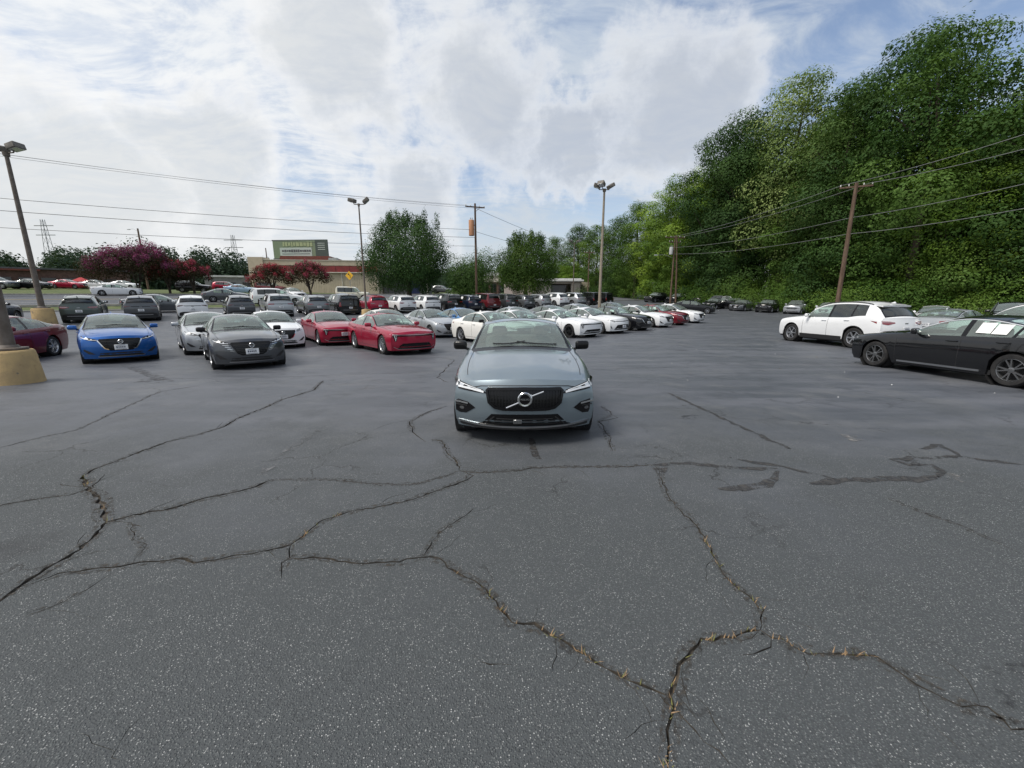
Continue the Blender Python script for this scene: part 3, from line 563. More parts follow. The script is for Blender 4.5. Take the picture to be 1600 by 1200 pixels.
def build_buildings():
    # long tan store with red band (local x along its front, -y faces the lot)
    o = bld('store_building', -37.2, 79, R(6), 'long tan store with red fascia band behind pink flowering trees')
    W = 11.5
    part('wall', o, ['stucco_tan'], [((0, 4, 2.2), (2 * W, 8, 4.4 + 1))])
    part('parapet', o, ['stucco_tan'], [((0, 3.9, 5.35), (2 * W + .3, 8.3, .9))]); part('coping', o, ['trim_pale'], [((0, 3.9, 5.84), (2 * W + .5, 8.5, .10))])
    for k in range(9): a = -W + k * 2 * W / 9; part('fascia_panel', o, ['band_red'], [((a + W / 9, -.22, 4.25), (2 * W / 9 - .04, .30, 1.05))])
    part('ledge', o, ['trim_pale'], [((0, -.28, 3.62), (2 * W + .2, .55, .16))])
    wall_panels('wall_panel', o, -W, W, -.06, -.3, 3.5, 26, ['stucco_tan'])
    for xx in (W - .12, W * .42): part('downpipe', o, ['trim_pale'], [((xx, -.22, 1.7), (.12, .12, 3.6))])
    part('end_tower', o, ['stucco_tan'], [((-W + 1.2, 1, 3.4), (2.6, 3, 5.8))])
    part('roof_unit', o, ['steel_grey'], [((2, 5, 6.3), (1.6, 1.3, .9))])
    # open bay beside the store
    o2 = bld('service_bay', -21.5, 84, R(4), 'low grey service bay under dark canopy beside the tan store')
    part('wall', o2, ['block_grey'], [((0, 3, 1.4), (9, 5, 3.4))]); part('canopy', o2, ['sign_grey'], [((0, -.3, 3.25), (9.6, 2.6, .3))]); part('door', o2, ['dark_glass'], [((-2.4, .46, 1.2), (2.6, .1, 2.4))]); part('door', o2, ['awning_blue'], [((1.6, .46, 1.2), (2.2, .1, 2.4))])
    for xx in (-4.5, 4.5): part('column', o2, ['trim_pale'], [((xx, -1.4, 1.5), (.2, .2, 3.4))])
    # billboard on steel legs
    x, y = -49.0, 97.0; o = bld('billboard', x, y, R(-4), 'large pale green advertising billboard above the tan store roof', 'billboard')
    for k in (-4.5, 0, 4.5): part('support_post', o, ['sign_grey'], [((k, .5, 4.4), (.35, .35, 8.8))])
    part('panel', o, ['ad_green'], [((0, 0, 9.2), (12, .35, 3.9))]); part('frame', o, ['sign_grey'], [((0, .1, 7.15), (12.4, .6, .22)), ((0, .1, 11.25), (12.4, .4, .18))])
    pn = part('side_panel', o, ['ad_dark'], [((5.6, -.15, 9.2), (2.9, .35, 4.2))])
    part('printed_field', o, ['ad_pale'], [((-.6, -.2, 8.6), (7.6, .05, 2.0))]); rng = random.Random(3)
    m = MB(); xx = -3.6
    while xx < 3.6: w = rng.uniform(.35, .8); m.box((xx + w / 2, -.2, 10.35), (w, .06, rng.uniform(.7, 1.1))); xx += w + .14
    link('print', m.mesh('print'), ['ad_yellow'], o)
    m = MB(); xx = -3.9
    while xx < 2.6: w = rng.uniform(.2, .55); m.box((xx + w / 2, -.24, 8.9), (w, .04, rng.uniform(.35, .6))); xx += w + .12
    m.box((-.6, -.24, 8.25), (6.6, .04, .10)); link('print', m.mesh('print'), ['sign_grey'], o)
    m = MB()
    for k in range(4): m.box((5.6, -.34, 10.5 - k * .45), (1.7, .04, .14))
    link('print', m.mesh('print'), ['ad_pale'], pn)
    # red roofed block peeping over the store
    o = bld('red_roofed_building', -45.0, 92, R(5), 'building with low red roof showing between billboard and tan store')
    part('wall', o, ['block_pale'], [((0, 4, 3), (10, 7, 6.2))]); m = MB(); m.prism([(-5.6, 6.0), (5.6, 6.0), (5.2, 7.3), (-5.2, 7.3)], -.6, 8, 'xz'); link('roof', m.mesh('roof'), ['brick_red'], o)
    # white and pink garage row, centre right
    o = bld('garage_building', 5.0, 94, R(-3), 'pale low garage with white flat roof and dark open bay')
    part('wall', o, ['block_pale'], [((-1.5, 3, 1.3), (10.6, 6, 3.0)), ((9.4, 3, 1.3), (2.0, 6, 3.0)), ((6.2, 5.6, 1.3), (4.6, .8, 3.0)), ((6.1, 3, 2.65), (4.6, 6, .4))])
    part('bay_shade_panel', o, ['dark_glass'], [((6.1, 4.9, 1.1), (4.4, .2, 2.6))]); part('roof', o, ['roof_white'], [((4.8, 2.6, 3.1), (12.4, 8, .35)), ((4.8, 2.6, 3.4), (11.4, 7, .30))])  # near-black sheet stands in for the shade inside the open bay
    for k, xx in enumerate((-5.2, -1.8)):
        g = part('garage_door', o, ['garage_door'], [((xx, -.03, 1.1), (2.8, .1, 2.3))])
        for q in range(4): part('door_pane', o, ['dark_glass'], [((xx - 1.0 + q * .66, -.10, 1.75), (.42, .05, .22))], g)
    o = bld('brown_building', -8.2, 98, R(-3), 'brown brick shop with pale upper wall left of the round lot tree')
    part('wall', o, ['brick_brown'], [((0, 3, 1.2), (10, 6, 2.8))]); part('upper_wall', o, ['block_pale'], [((0, 2.9, 3.3), (10.3, 6.4, 1.5))]); part('roof', o, ['roof_white'], [((0, 2.9, 4.35), (10.7, 6.8, .75))])
    for k in range(5): f = part('window', o, ['dark_glass'], [((-3.8 + k * 1.9, -.05, 1.2), (1.3, .12, 1.8))]); part('frame', o, ['sign_grey'], [((-3.8 + k * 1.9, -.12, .28), (1.4, .1, .08)), ((-3.8 + k * 1.9, -.12, 2.12), (1.4, .1, .08)), ((-3.8 + k * 1.9, -.12, 1.2), (.06, .08, 1.8))], f)
    o = bld('iron_fence', 15.4, 95, R(-3), 'dark iron fence right of the open garage bay', 'fence')
    for k in range(17): part('picket', o, ['sign_black'], [((-2.6 + k * .32, 0, .9), (.05, .05, 1.9))])
    for zz in (.35, 1.7): part('rail', o, ['sign_black'], [((0, .03, zz), (5.4, .05, .07))])
    part('backing_wall', o, ['stucco_tan'], [((0, 3.2, 1.6), (5.4, .2, 3.2))])
    # far left strip along the other side of the road
    o = bld('grey_building', -62, 100, R(20), 'long low grey building under the distant tree line')
    part('wall', o, ['block_grey'], [((0, 3, 1.6), (20, 6, 3.6))]); part('fascia', o, ['roof_white'], [((-6, -.2, 3.3), (8, .3, .4)), ((5, -.2, 3.15), (7, .3, .35))])
    for k in range(6): part('window', o, ['dark_glass'], [((-8 + k * 3.2, -.04, 1.3), (1.7, .12, 1.2))])
    o = bld('brick_building', -100, 86, R(38), 'long dark brick building across the road with red trim')
    part('wall', o, ['brick_brown'], [((0, 4, 2.0), (30, 7, 4.2))]); part('fascia', o, ['brick_red'], [((-6, -.2, 3.9), (16, .3, .3))]); part('roof', o, ['sign_grey'], [((0, 4, 4.25), (31, 8, .3))])
    for k in range(9): part('window', o, ['dark_glass'], [((-12.6 + k * 3.1, -.05, 1.6), (2.1, .12, 1.6))])
    o = bld('red_canopy', -86, 83, R(38), 'bright red tent canopy standing beyond the road', 'canopy')
    m = MB(); m.add([(-4, -3, 2.9), (4, -3, 2.9), (4, 3, 2.9), (-4, 3, 2.9), (-.4, 0, 4.5), (.4, 0, 4.5), (-4, -3, 2.5), (4, -3, 2.5), (4, 3, 2.5), (-4, 3, 2.5)], [(0, 1, 5, 4), (1, 2, 5), (2, 3, 4, 5), (3, 0, 4), (0, 6, 7, 1), (1, 7, 8, 2), (2, 8, 9, 3), (3, 9, 6, 0)]); link('fabric', m.mesh('fabric'), ['awning_red'], o)
    for a, b in ((-3.8, -2.8), (3.8, -2.8), (3.8, 2.8), (-3.8, 2.8)): m = MB(); m.tube([(a, b, -.2), (a, b, 2.9)], .06, 6); link('leg', m.mesh('leg'), ['awning_red'], o)
    o.scale = (.36, .36, .5)
    o = bld('blue_shop', -99, 64.5, R(48), 'dark blue fronted shop at the edge of the road'); part('wall', o, ['block_grey'], [((0, 4, 1.9), (10, 7, 4))]); part('fascia', o, ['awning_blue'], [((0, .3, 3.2), (10.2, .5, 1.7))])
    for k in range(4): part('window', o, ['dark_glass'], [((-3.6 + k * 2.4, .44, 1.2), (1.9, .1, 1.7))])
def signs():
    # warning sign: yellow diamond with a left-turn arrow
    x, y = -23.0, 59.0; o = empty('traffic_sign', (x, y, tz(x, y)), R(-12)); tag(o, 'yellow diamond warning sign with black arrow before the tan store', 'traffic sign')
    m = MB(); m.tube([(0, 0, -.2), (0, 0, 2.9)], .04, 6); link('post', m.mesh('post'), ['steel_grey'], o)
    m = MB(); c = 3.25; q = .62; m.prism([(0, c - q), (q, c), (0, c + q), (-q, c)], -.06, -.02, 'xz'); p = link('panel', m.mesh('panel'), ['sign_yellow'], o)
    m = MB(); m.prism([(.10, c - .30), (.17, c - .30), (.17, c + .02), (-.05, c + .20), (-.10, c + .14), (.10, c - .02)], -.075, -.062, 'xz'); m.prism([(-.22, c + .30), (-.18, c + .06), (.02, c + .26)], -.075, -.062, 'xz'); link('arrow', m.mesh('arrow'), ['sign_black'], p)
    # small white sign by the far drive
    x, y = 28.2, 82.0; o = empty('white_sign', (x, y, tz(x, y))); tag(o, 'small blank white board on short post by the wooded drive', 'sign')
    m = MB(); m.tube([(0, 0, -.1), (0, 0, 2.6)], .07, 6); link('post', m.mesh('post'), ['trim_pale'], o); m = MB(); m.add(*rounded_box((0, -.08, 3.0), (1.25, .08, 1.0), .02, 1)); link('board', m.mesh('board'), ['roof_white'], o)
    # orange shop sign at the left edge
    x, y = -58.0, 42.5; o = empty('shop_sign', (x, y, tz(x, y)), R(50)); tag(o, 'orange and brown pole sign cut off by the frame beside the road', 'sign')
    m = MB(); m.tube([(0, 0, -.2), (0, 0, 4.2)], .12, 8); link('post', m.mesh('post'), ['sign_grey'], o); m = MB(); m.add(*rounded_box((0, 0, 5.0), (3.4, .4, 2.2), .25, 3)); p = link('board', m.mesh('board', 40), ['board_tan'], o); m = MB(); m.add(*rounded_box((0, -.22, 5.2), (2.8, .06, .5), .02, 1)); link('stripe', m.mesh('stripe'), ['board_brown'], p)
principled('board_tan', (.55, .30, .12), .6); principled('board_brown', (.28, .12, .06), .6)

def tower(x, y, h, label, w=3.2, r=.10):
    o = empty('lattice_tower', (x, y, tz(x, y))); tag(o, label, 'tower'); n = 9
    for sx, sy_ in ((-1, -1), (1, -1), (1, 1), (-1, 1)):
        m = MB(); m.tube([(sx * w / 2, sy_ * w / 2, -1), (sx * w * .12, sy_ * w * .12, h)], r, 5); link('leg', m.mesh('leg'), ['steel_grey'], o)
    m = MB()
    for k in range(n):
        t0, t1 = k / n, (k + 1) / n; a, b = w / 2 * (1 - t0) + w * .12 * t0, w / 2 * (1 - t1) + w * .12 * t1
        for d in range(4):
            c1 = [(-1, -1), (1, -1), (1, 1), (-1, 1)][d]; c2 = [(-1, -1), (1, -1), (1, 1), (-1, 1)][(d + 1) % 4]
            m.tube([(c1[0] * a, c1[1] * a, h * t0), (c2[0] * b, c2[1] * b, h * t1)], r * .6, 4)
    link('bracing', m.mesh('bracing'), ['steel_grey'], o)
    for q, zz in enumerate((h * .80, h * .92)): m = MB(); m.box((0, 0, zz), (w * 2.2, .25, .3)); link('crossarm', m.mesh('crossarm'), ['steel_grey'], o)

def build_poles():
    H_ = math.pi
    pole_lamp(-10.93, 8.72, 9.6, [(2.2, .35, 1.0), (-.6, .35, 1.0)], 'nearest light pole on wide scuffed yellow concrete footing', (.44, .375, .72), .125)
    pole_lamp(-27.15, 23.7, 9.15, [(.0, .25, 1.15), (2.6, .25, 1.15)], 'leaning light pole on yellow footing beside the grey hatchbacks', (.52, .44, .95), .14)
    pole_lamp(-12.3, 34.6, 8.85, [(2.9, .2, 1.05), (.3, .75, 1.05)], 'thin brown light pole with two floodlights before the tan store', (.42, .36, .55), .085)
    pole_lamp(7.3, 34.3, 10.2, [(-2.2, .35, 1.05), (.35, .55, 1.05), (2.9, .3, 1.05)], 'tall tan light pole with three floodlights near lot centre', (.42, .36, .55), .13, pm='pole_tan')
    pole_lamp(9.17, 62, 8.6, [(2.9, .3, 1.0), (.2, .3, 1.0)], 'slim grey light pole before the pale garage', (.4, .36, .5), .09)
    utility_pole(-4.46, 52, 12.1, 'wooden utility pole with orange transformer between the two round trees', [(11.7, 1.2, R(20))], (8.4, R(190), .33, 1.75, 'tank_rust'), r=.16)
    utility_pole(28.49, 36, 11.3, 'leaning brown utility pole against the woods behind the white SUV', [(11.0, 1.1, R(-25))], r=.19)
    utility_pole(26.15, 68, 10.7, 'twin wooden utility poles with street lamp behind the black SUVs', [(10.4, 1.7, R(10)), (9.7, 1.0, R(10))], (7.8, R(180), .3, 1.1, 'tank_grey'), (7.6, R(185), 3.0), True, .15)
    utility_pole(13.75, 75, 8.6, 'thin distant utility pole at the edge of the woods', [(8.2, .9, R(0))], r=.11)
    utility_pole(-74.63, 85, 11.8, 'distant utility pole rising behind the purple flowering tree', [], None, (11.6, R(170), 2.2), r=.2)
    utility_pole(-56, 96, 9.4, 'distant grey pole before the tree line left of the tan store', [], None, None, r=.14)
    utility_pole(-51, 88, 6.6, 'short pale pole beside the grey building', [], None, None, r=.12)
    tower(-215, 196, 34, 'tall lattice radio tower at the left edge beyond the road', 4.0, .10); tower(-150, 228, 32, 'distant lattice power tower above the far tree line', 4.5, .09)
    tower(-8, 260, 28, 'far lattice power tower behind the two round trees', 4, .09)
    # span wires
    zU1 = tz(-4.46, 52); L0 = (-45.0, 30.0); z0 = tz(*L0); G_ = 'overhead wires on the road side'
    for k, (h0, h1, off) in enumerate(((12.0, 11.9, -.9), (11.75, 11.75, 0), (11.3, 11.5, .9))):
        wire('power_wire', [(L0[0] + off, L0[1] - off, z0 + h0), (-4.46 + off, 52, zU1 + h1)], .5, .012, ['topmost of the high wires crossing the clouds', 'middle of the three high wires crossing the clouds', 'lowest of the three high wires crossing the clouds'][k], G_)
    for k, (h0, h1, r) in enumerate(((8.35, 9.1, .019), (7.45, 8.2, .021), (6.15, 7.2, .018))):
        wire('cable', [(L0[0], L0[1], z0 + h0), (-4.46, 52, zU1 + h1)], .35, r, ['upper of the thick cables above the parked cars', 'middle thick cable above the parked cars', 'lowest thick cable just above the flowering trees'][k], G_)
    for k, (h1, h2) in enumerate(((11.6, 8.4), (8.9, 7.2))): wire('power_wire', [(-4.46, 52, zU1 + h1), (13.75, 75, tz(13.75, 75) + h2)], .4, .02, ['upper wire running from transformer pole to the woods', 'lower wire running from transformer pole to the woods'][k], G_)
    R0 = (33.5, 19.0, 0.0); zu2, zu3 = tz(28.49, 36), tz(26.15, 68); G2 = 'overhead wires along the woods'; names = ['first', 'second', 'third', 'fourth', 'fifth']
    for k, (hr, h2, h3, off) in enumerate(((12.3, 11.2, 10.5, -1.0), (11.6, 11.2, 10.5, 0.9), (9.6, 8.6, 8.9, 0), (8.0, 7.3, 7.9, 0))):
        wire('power_wire', [(R0[0] + off, R0[1], hr), (28.49 + off * .9, 36 - off * .4, zu2 + h2), (26.15 + off * .7, 68, zu3 + h3)], .45, .020, names[k] + ' wire from the top strung along the woods', G2, 'wire_bare')

# ================================================================== trees
def leaf_mat(name, c1, c2, c3=None, trans=.22):
    m = bpy.data.materials.new(name); m.use_nodes = True; m.diffuse_color = (*c1, 1); T = NT(m.node_tree); T.n.clear(); MATS[name] = m
    at = T.node('ShaderNodeAttribute'); at.attribute_name = 'var'; v = at.outputs['Fac']
    c = T.mix(T.ramp(v, 0, .7, smooth=False), (*c1, 1), (*c2, 1))
    if c3: c = T.mix(T.ramp(v, .72, .95), c, (*c3, 1))
    oi = T.node('ShaderNodeObjectInfo'); c = T.mix(1.0, c, T.mix(oi.outputs['Random'], (.66, .72, .72), (1.28, 1.20, 1.0)), 'MULTIPLY')
    d = T.node('ShaderNodeBsdfPrincipled'); T.put(d.inputs['Base Color'], c); d.inputs['Roughness'].default_value = .65; d.inputs['Specular IOR Level'].default_value = .15 if name != 'leaf_far' else .05
    t = T.node('ShaderNodeBsdfTranslucent'); T.put(t.inputs[0], T.mix(1.0, c, (1.2, 1.25, .6), 'MULTIPLY'))
    mx = T.node('ShaderNodeMixShader'); mx.inputs[0].default_value = trans; T.l.new(d.outputs[0], mx.inputs[1]); T.l.new(t.outputs[0], mx.inputs[2])
    o = T.node('ShaderNodeOutputMaterial'); T.l.new(mx.outputs[0], o.inputs[0]); return m
leaf_mat('leaf_forest', (.045, .100, .021), (.120, .200, .040), (.205, .295, .080)); leaf_mat('leaf_dark', (.030, .072, .021), (.070, .128, .034), (.120, .195, .058))
leaf_mat('leaf_bright', (.098, .188, .024), (.195, .300, .048), (.270, .375, .090)); leaf_mat('leaf_poplar', (.095, .155, .054), (.189, .257, .101), (.30, .36, .21))
leaf_mat('leaf_pear', (.036, .084, .028), (.080, .145, .042), (.140, .200, .065)); leaf_mat('leaf_pear_warm', (.050, .105, .020), (.115, .185, .036), (.200, .230, .050))
leaf_mat('leaf_far', (.042, .068, .046), (.062, .094, .064)); leaf_mat('leaf_kudzu', (.042, .096, .018), (.095, .165, .032), (.150, .220, .060))  # leaf_far: distance haze is put into its bluish leaf colours
leaf_mat('leaf_myrtle', (.030, .022, .016), (.050, .040, .022), (.06, .02, .03)); leaf_mat('bloom_purple', (.14, .028, .10), (.25, .06, .19), (.34, .11, .28)); leaf_mat('bloom_pink', (.26, .03, .07), (.44, .08, .15), (.52, .15, .22)); leaf_mat('bloom_red', (.19, .018, .040), (.31, .045, .085), (.40, .08, .13))

def leaf_cloud(name, lobes, per_m2, size, seed, up=.35, aspect=.6, fill=.25, jitter=.55, mat='leaf_forest'):
    """many leaf-sized kites spread over (and a little inside) the surface of overlapping lobes"""
    rg = np.random.default_rng(seed); C, Nn = [], []
    VAR = []
    L_ = [(np.array(c, float), np.array(r, float)) for c, r in lobes]
    for c, r in L_:
        area = 4 * math.pi * ((r[0] * r[1]) ** 1.6 / 3 + (r[0] * r[2]) ** 1.6 / 3 + (r[1] * r[2]) ** 1.6 / 3) ** (1 / 1.6); n = int(area * per_m2)
        d = rg.normal(size=(n, 3)); d /= np.linalg.norm(d, axis=1)[:, None]
        # lumpy radius so every lobe has its own twigs and gaps
        ph = rg.uniform(0, 6.28, 6); f = 1 + .16 * np.sin(5 * d[:, 0] + ph[0]) * np.sin(4.3 * d[:, 1] + ph[1]) + .12 * np.sin(9 * d[:, 2] + ph[2]) * np.sin(8 * d[:, 0] + ph[3]) + .08 * np.sin(15 * d[:, 1] + ph[4])
        rad = np.where(rg.random(n) < fill, rg.uniform(.45, 1, n), rg.normal(1.0, .07, n)) * f
        C.append(c + d * r * rad[:, None]); Nn.append(d); VAR.append(np.clip(rg.uniform(0.0, .72) + rg.normal(0, .11, n), 0, 1))
    C = np.concatenate(C); Nn = np.concatenate(Nn); n = len(C)
    N = Nn + rg.normal(size=(n, 3)) * jitter + np.array([0, 0, up]); N /= np.linalg.norm(N, axis=1)[:, None]
    T1 = np.cross(N, rg.normal(size=(n, 3))); T1 /= np.linalg.norm(T1, axis=1)[:, None]; T2 = np.cross(N, T1)
    s = size * rg.uniform(.55, 1.35, n)[:, None]; a = aspect
    V = np.stack([C - T1 * s * .5, C + T2 * s * a * .5 + N * s * .08, C + T1 * s * .5, C - T2 * s * a * .5 + N * s * .08], 1).reshape(-1, 3)
    me = bpy.data.meshes.new(name); me.vertices.add(4 * n); me.vertices.foreach_set('co', V.astype(np.float32).ravel())
    me.loops.add(4 * n); me.loops.foreach_set('vertex_index', np.arange(4 * n, dtype=np.int32)); me.polygons.add(n); me.polygons.foreach_set('loop_start', np.arange(0, 4 * n, 4, dtype=np.int32))
    me.update(calc_edges=True); at = me.attributes.new('var', 'FLOAT', 'FACE'); at.data.foreach_set('value', np.concatenate(VAR).astype(np.float32))
    me.materials.append(M(mat)); return me
def trunk_mesh(h, r, seed, limbs=7, spread=.4, forks=1):
    rg = random.Random(seed); m = MB()
    for q in range(forks):
        an = rg.uniform(0, 6.28); k = .0 if forks == 1 else .22 * h
        pts = [(0, 0, -.3)] + [(math.cos(an) * k * t ** 1.3 + rg.gauss(0, .02 * h * t), math.sin(an) * k * t ** 1.3 + rg.gauss(0, .02 * h * t), h * t) for t in (.18, .4, .65, .9)]
        m.tube(pts, [r * (1.25 if forks == 1 else .7), r * .95 if forks == 1 else r * .55, r * .75 if forks == 1 else r * .45, r * .5, r * .2], 9)
        for k2 in range(limbs):
            t = rg.uniform(.2, .8); b = Vector(pts[1]).lerp(Vector(pts[-1]), t); a2 = rg.uniform(0, 6.28); l = h * spread * rg.uniform(.6, 1.1) * (1.1 - t * .6)
            m.tube([b, b + Vector((math.cos(a2) * l * .5, math.sin(a2) * l * .5, l * .35)), b + Vector((math.cos(a2) * l, math.sin(a2) * l, l * .8))], [r * .38 * (1.1 - t), r * .22, r * .07], 6)
    return m.mesh('trunk', 60)

def forest_lobes(seed, h=20.0, w=5.0, low=.05):
    rg = random.Random(seed); out = []
    for k in range(46):
        t = low + (1 - low) * (k + rg.random()) / 46; prof = math.sin(math.pi * min(.12 + t * .86, 1)) ** .55; a = k * 2.4 + rg.uniform(-.5, .5)
        rr = w * prof * rg.uniform(.45, .92); s = rg.uniform(.95, 2.0) * (.75 + .35 * prof)
        out.append(((math.cos(a) * rr, math.sin(a) * rr, h * t * .94), (s * rg.uniform(.9, 1.25), s * rg.uniform(.9, 1.25), s * rg.uniform(.45, .75))))
    out.append(((0, 0, h * .45), (w * .5, w * .5, h * .38)))
    return out
def swing(x, y, h, kd, kh):
    """lay out the wood along its real edge: bearing and distance corrections by sector"""
    an, d = math.degrees(math.atan2(x, y)), math.hypot(x, y); t = min(max((an - 20) / 12, 0), 1)
    an = R(an - 3.5 * t); d *= 1.03 + (kd - 1.03) * t; return d * math.sin(an), d * math.cos(an), h * (1.03 + (kh - 1.03) * t)
def build_forest():
    mats = ['leaf_forest', 'leaf_dark', 'leaf_bright', 'leaf_forest', 'leaf_dark', 'leaf_poplar']; V = []
    for i in range(6):
        lob = forest_lobes(40 + i, 20, (4.6, 4.2, 4.9, 5.2, 4.4, 3.8)[i], (.05, .08, .03, .05, .08, .30)[i]); V.append((leaf_cloud('crown', lob, 36 if i != 5 else 28.0, .19 if i != 5 else .18, 60 + i, .40, .6, .18, .27, mat=mats[i]), trunk_mesh(18, .32, 80 + i, 9, .25)))
    for q in V: q[1].materials.append(M('bark'))
    spec = [  # x, y, height, variant, label
        (47, 32, 22.5, 1, 'dark tree at the right edge rising behind the black sedan'), (41.5, 38.5, 24.5, 3, 'tallest tree on the skyline near the right edge'), (45, 44, 27.0, 1, 'tall dark tree behind the front of the wood'),
        (43.5, 37, 17, 2, 'bright green tree in front of the wood near the right edge'), (39, 45.5, 22.5, 4, 'dark round crown left of the tallest tree'), (42.5, 50, 24, 0, 'tree on the skyline between the two tallest crowns'),
        (38.5, 52.5, 26.5, 5, 'pale silvery poplar standing above the other trees'), (40, 50, 19, 0, 'full green tree below the silvery poplar'), (35.5, 57.5, 24.0, 1, 'dark tall tree left of the silvery poplar'), (33, 63, 24.5, 4, 'dark tree where the skyline steps down'),
        (38, 62, 22, 3, None), (32.5, 69, 21, 2, 'light green round tree behind the twin utility poles'), (29.5, 74, 21, 0, None), (28.2, 80, 20.5, 2, 'light green tree left of the twin utility poles'), (25.5, 86, 19.5, 0, None), (24.0, 94, 18.0, 1, None), (20.0, 99, 17.0, 3, 'tree behind the iron fence beside the garage'),
        (16.6, 106, 17.5, 1, 'dark narrow tree above the pale garage roof'), (11.5, 112, 15.0, 0, None), (14.5, 103, 9.0, 2, 'low leafy tree right of the garage'), (49, 26, 20, 2, None), (52, 36, 24, 0, None), (46, 56, 24, 4, None), (41, 68, 23, 1, None), (37, 78, 22, 0, None), (33, 92, 19, 4, None),
        (53, 20, 19, 1, None), (52, 43, 20, 4, None), (55, 50, 21, 1, None), (50, 56, 22, 0, None), (57, 40, 21, 3, None), (56, 30, 19, 4, None), (46, 64, 20, 3, None), (47, 29.5, 13, 2, 'low bright tree at the right edge above the white SUV roof'), (40.5, 43, 12, 0, None), (36.5, 60, 12, 2, None), (34.2, 66, 11, 0, None), (30, 78, 10, 3, None), (26, 91, 9.5, 2, None)]
    for k, (x, y, h, vi, lab) in enumerate(spec):
        cm, tm = V[vi]; x, y, h = swing(x, y, h, 1.16, 1.27)
        o = empty('broadleaf_tree', (x, y, tz(x, y) - .1), random.Random(k).uniform(0, 6.28)); tag(o, lab or 'leafy tree merging into the green wood along the lot', 'tree', 'trees of the wood on the right')
        s = h / 20; c = link('crown', cm, [], o); c.scale = (s ** .75 * 1.08, s ** .75 * 1.08, s); c['kind'] = 'stuff'
        t = link('trunk', tm, [], o); t.scale = (s, s, s)
    # vines and brush along the foot of the wood
    rg = random.Random(9); lob = []
    path = [swing(u, v, 0, 1.07, 1)[:2] for u, v in ((56, 16), (50, 24), (44.5, 31), (41, 36), (38.8, 41), (37.4, 47), (35.6, 53), (33.5, 58.5), (31, 64), (28.6, 70), (26.8, 77), (24.6, 85), (21.5, 92))]
    for (a, b), (c, d) in zip(path, path[1:]):
        for q in range(9):
            t = rg.random(); x = (a + (c - a) * t) + rg.uniform(-.3, 5.5); y = (b + (d - b) * t) + rg.uniform(-.5, 2.5); s = rg.uniform(1.0, 2.2); back = max(0, x - (a + (c - a) * t)) / 5.5
            lob.append(((x, y, tz(x, y) + s * .35 + back * rg.uniform(1.0, 5.0)), (s * 1.25, s * 1.1, s * rg.uniform(.7, 1.1))))
    o = link('undergrowth', leaf_cloud('undergrowth', lob, 30, .19, 5, .4, .6, .2, .3, mat='leaf_kudzu')); tag(o, 'tangled vines and bushes covering the foot of the wood', 'undergrowth', kind='stuff')
    lob = []; 
    for q in range(14): x, y = rg.uniform(15, 24), rg.uniform(93, 100); s = rg.uniform(1.0, 2.0); lob.append(((x, y, tz(x, y) + s * .5), (s * 1.3, s, s)))
    for q in range(26): x, y = rg.uniform(-9.5, -3.5), rg.uniform(62, 70); s = rg.uniform(1.2, 2.3); lob.append(((x, y, tz(x, y) + s * .5 + rg.uniform(0, 5.5)), (s * 1.15, s, s)))
    o = link('bushes', leaf_cloud('bushes', lob, 30, .19, 6, .4, .6, .2, .3, mat='leaf_dark')); tag(o, 'dense dark green bushes around the utility pole and garage', 'bushes', kind='stuff')

def pear_tree(x, y, h, w, seed, mat, label, shoots=26):
    rg = random.Random(seed); lob = []
    for k in range(44):
        t = (k + .5) / 44; z = .22 + .66 * t; a = k * 2.4; prof = math.sin(math.pi * (.14 + .80 * t)) ** .6; rr = w * prof * rg.uniform(.45, .86)
        s = rg.uniform(.75, 1.25); lob.append(((math.cos(a) * rr, math.sin(a) * rr, h * z), (s, s, s * rg.uniform(1.0, 1.5))))
    for k in range(shoots):           # upright shoots that ruffle the outline
        a = rg.uniform(0, 6.28); rr = w * math.sqrt(rg.random()) * .62; z = h * (.70 + .24 * math.sqrt(max(0, 1 - (rr / w) ** 2))) + rg.uniform(-.3, .3)
        lob.append(((math.cos(a) * rr, math.sin(a) * rr, z), (.34, .34, rg.uniform(.6, 1.0))))
    lob.append(((0, 0, h * .53), (w * .78, w * .78, h * .31))); lob.append(((0, 0, h * .53), (w * .5, w * .5, h * .2)))
    o = empty('pear_tree', (x, y, tz(x, y))); tag(o, label, 'tree'); c = link('crown', leaf_cloud('crown', lob, 60, .17, seed, .25, .55, .3, .35, mat), [], o); c['kind'] = 'stuff'
    link('trunk', trunk_mesh(h * .7, .30, seed, 9, .45), ['bark'], o)
def myrtle(x, y, h, w, seed, bloom, label):
    rg = random.Random(seed); lob = []; blo = []
    for k in range(26):
        a = k * 2.4; t = (k + .5) / 26; rr = w * math.sqrt(t) * .86; z = h * (.42 + .46 * (1 - t ** 1.6) * rg.uniform(.6, 1.0)); s = rg.uniform(.5, .8) * w / 3
        lob.append(((math.cos(a) * rr, math.sin(a) * rr, z), (s * 1.3, s * 1.3, s * .9)))
        for q in range(3): blo.append(((math.cos(a) * rr * 1.05 + rg.gauss(0, .35 * s), math.sin(a) * rr * 1.05 + rg.gauss(0, .35 * s), z + s * rg.uniform(.45, .95)), (s * .42, s * .42, s * rg.uniform(.4, .75))))
    o = empty('flowering_tree', (x, y, tz(x, y))); tag(o, label, 'tree', 'flowering trees along the road')
    c = link('crown', leaf_cloud('crown', lob, 26, .20, seed, .35, .6, .25, .35, mat='leaf_myrtle'), [], o); c['kind'] = 'stuff'
    b = link('blossoms', leaf_cloud('blossoms', blo, 46, .15, seed + 1, .35, .6, .25, .35, mat=bloom), [], o); b['kind'] = 'stuff'
    link('trunk', trunk_mesh(h * .6, .20, seed, 2, .3, 5), ['bark'], o)
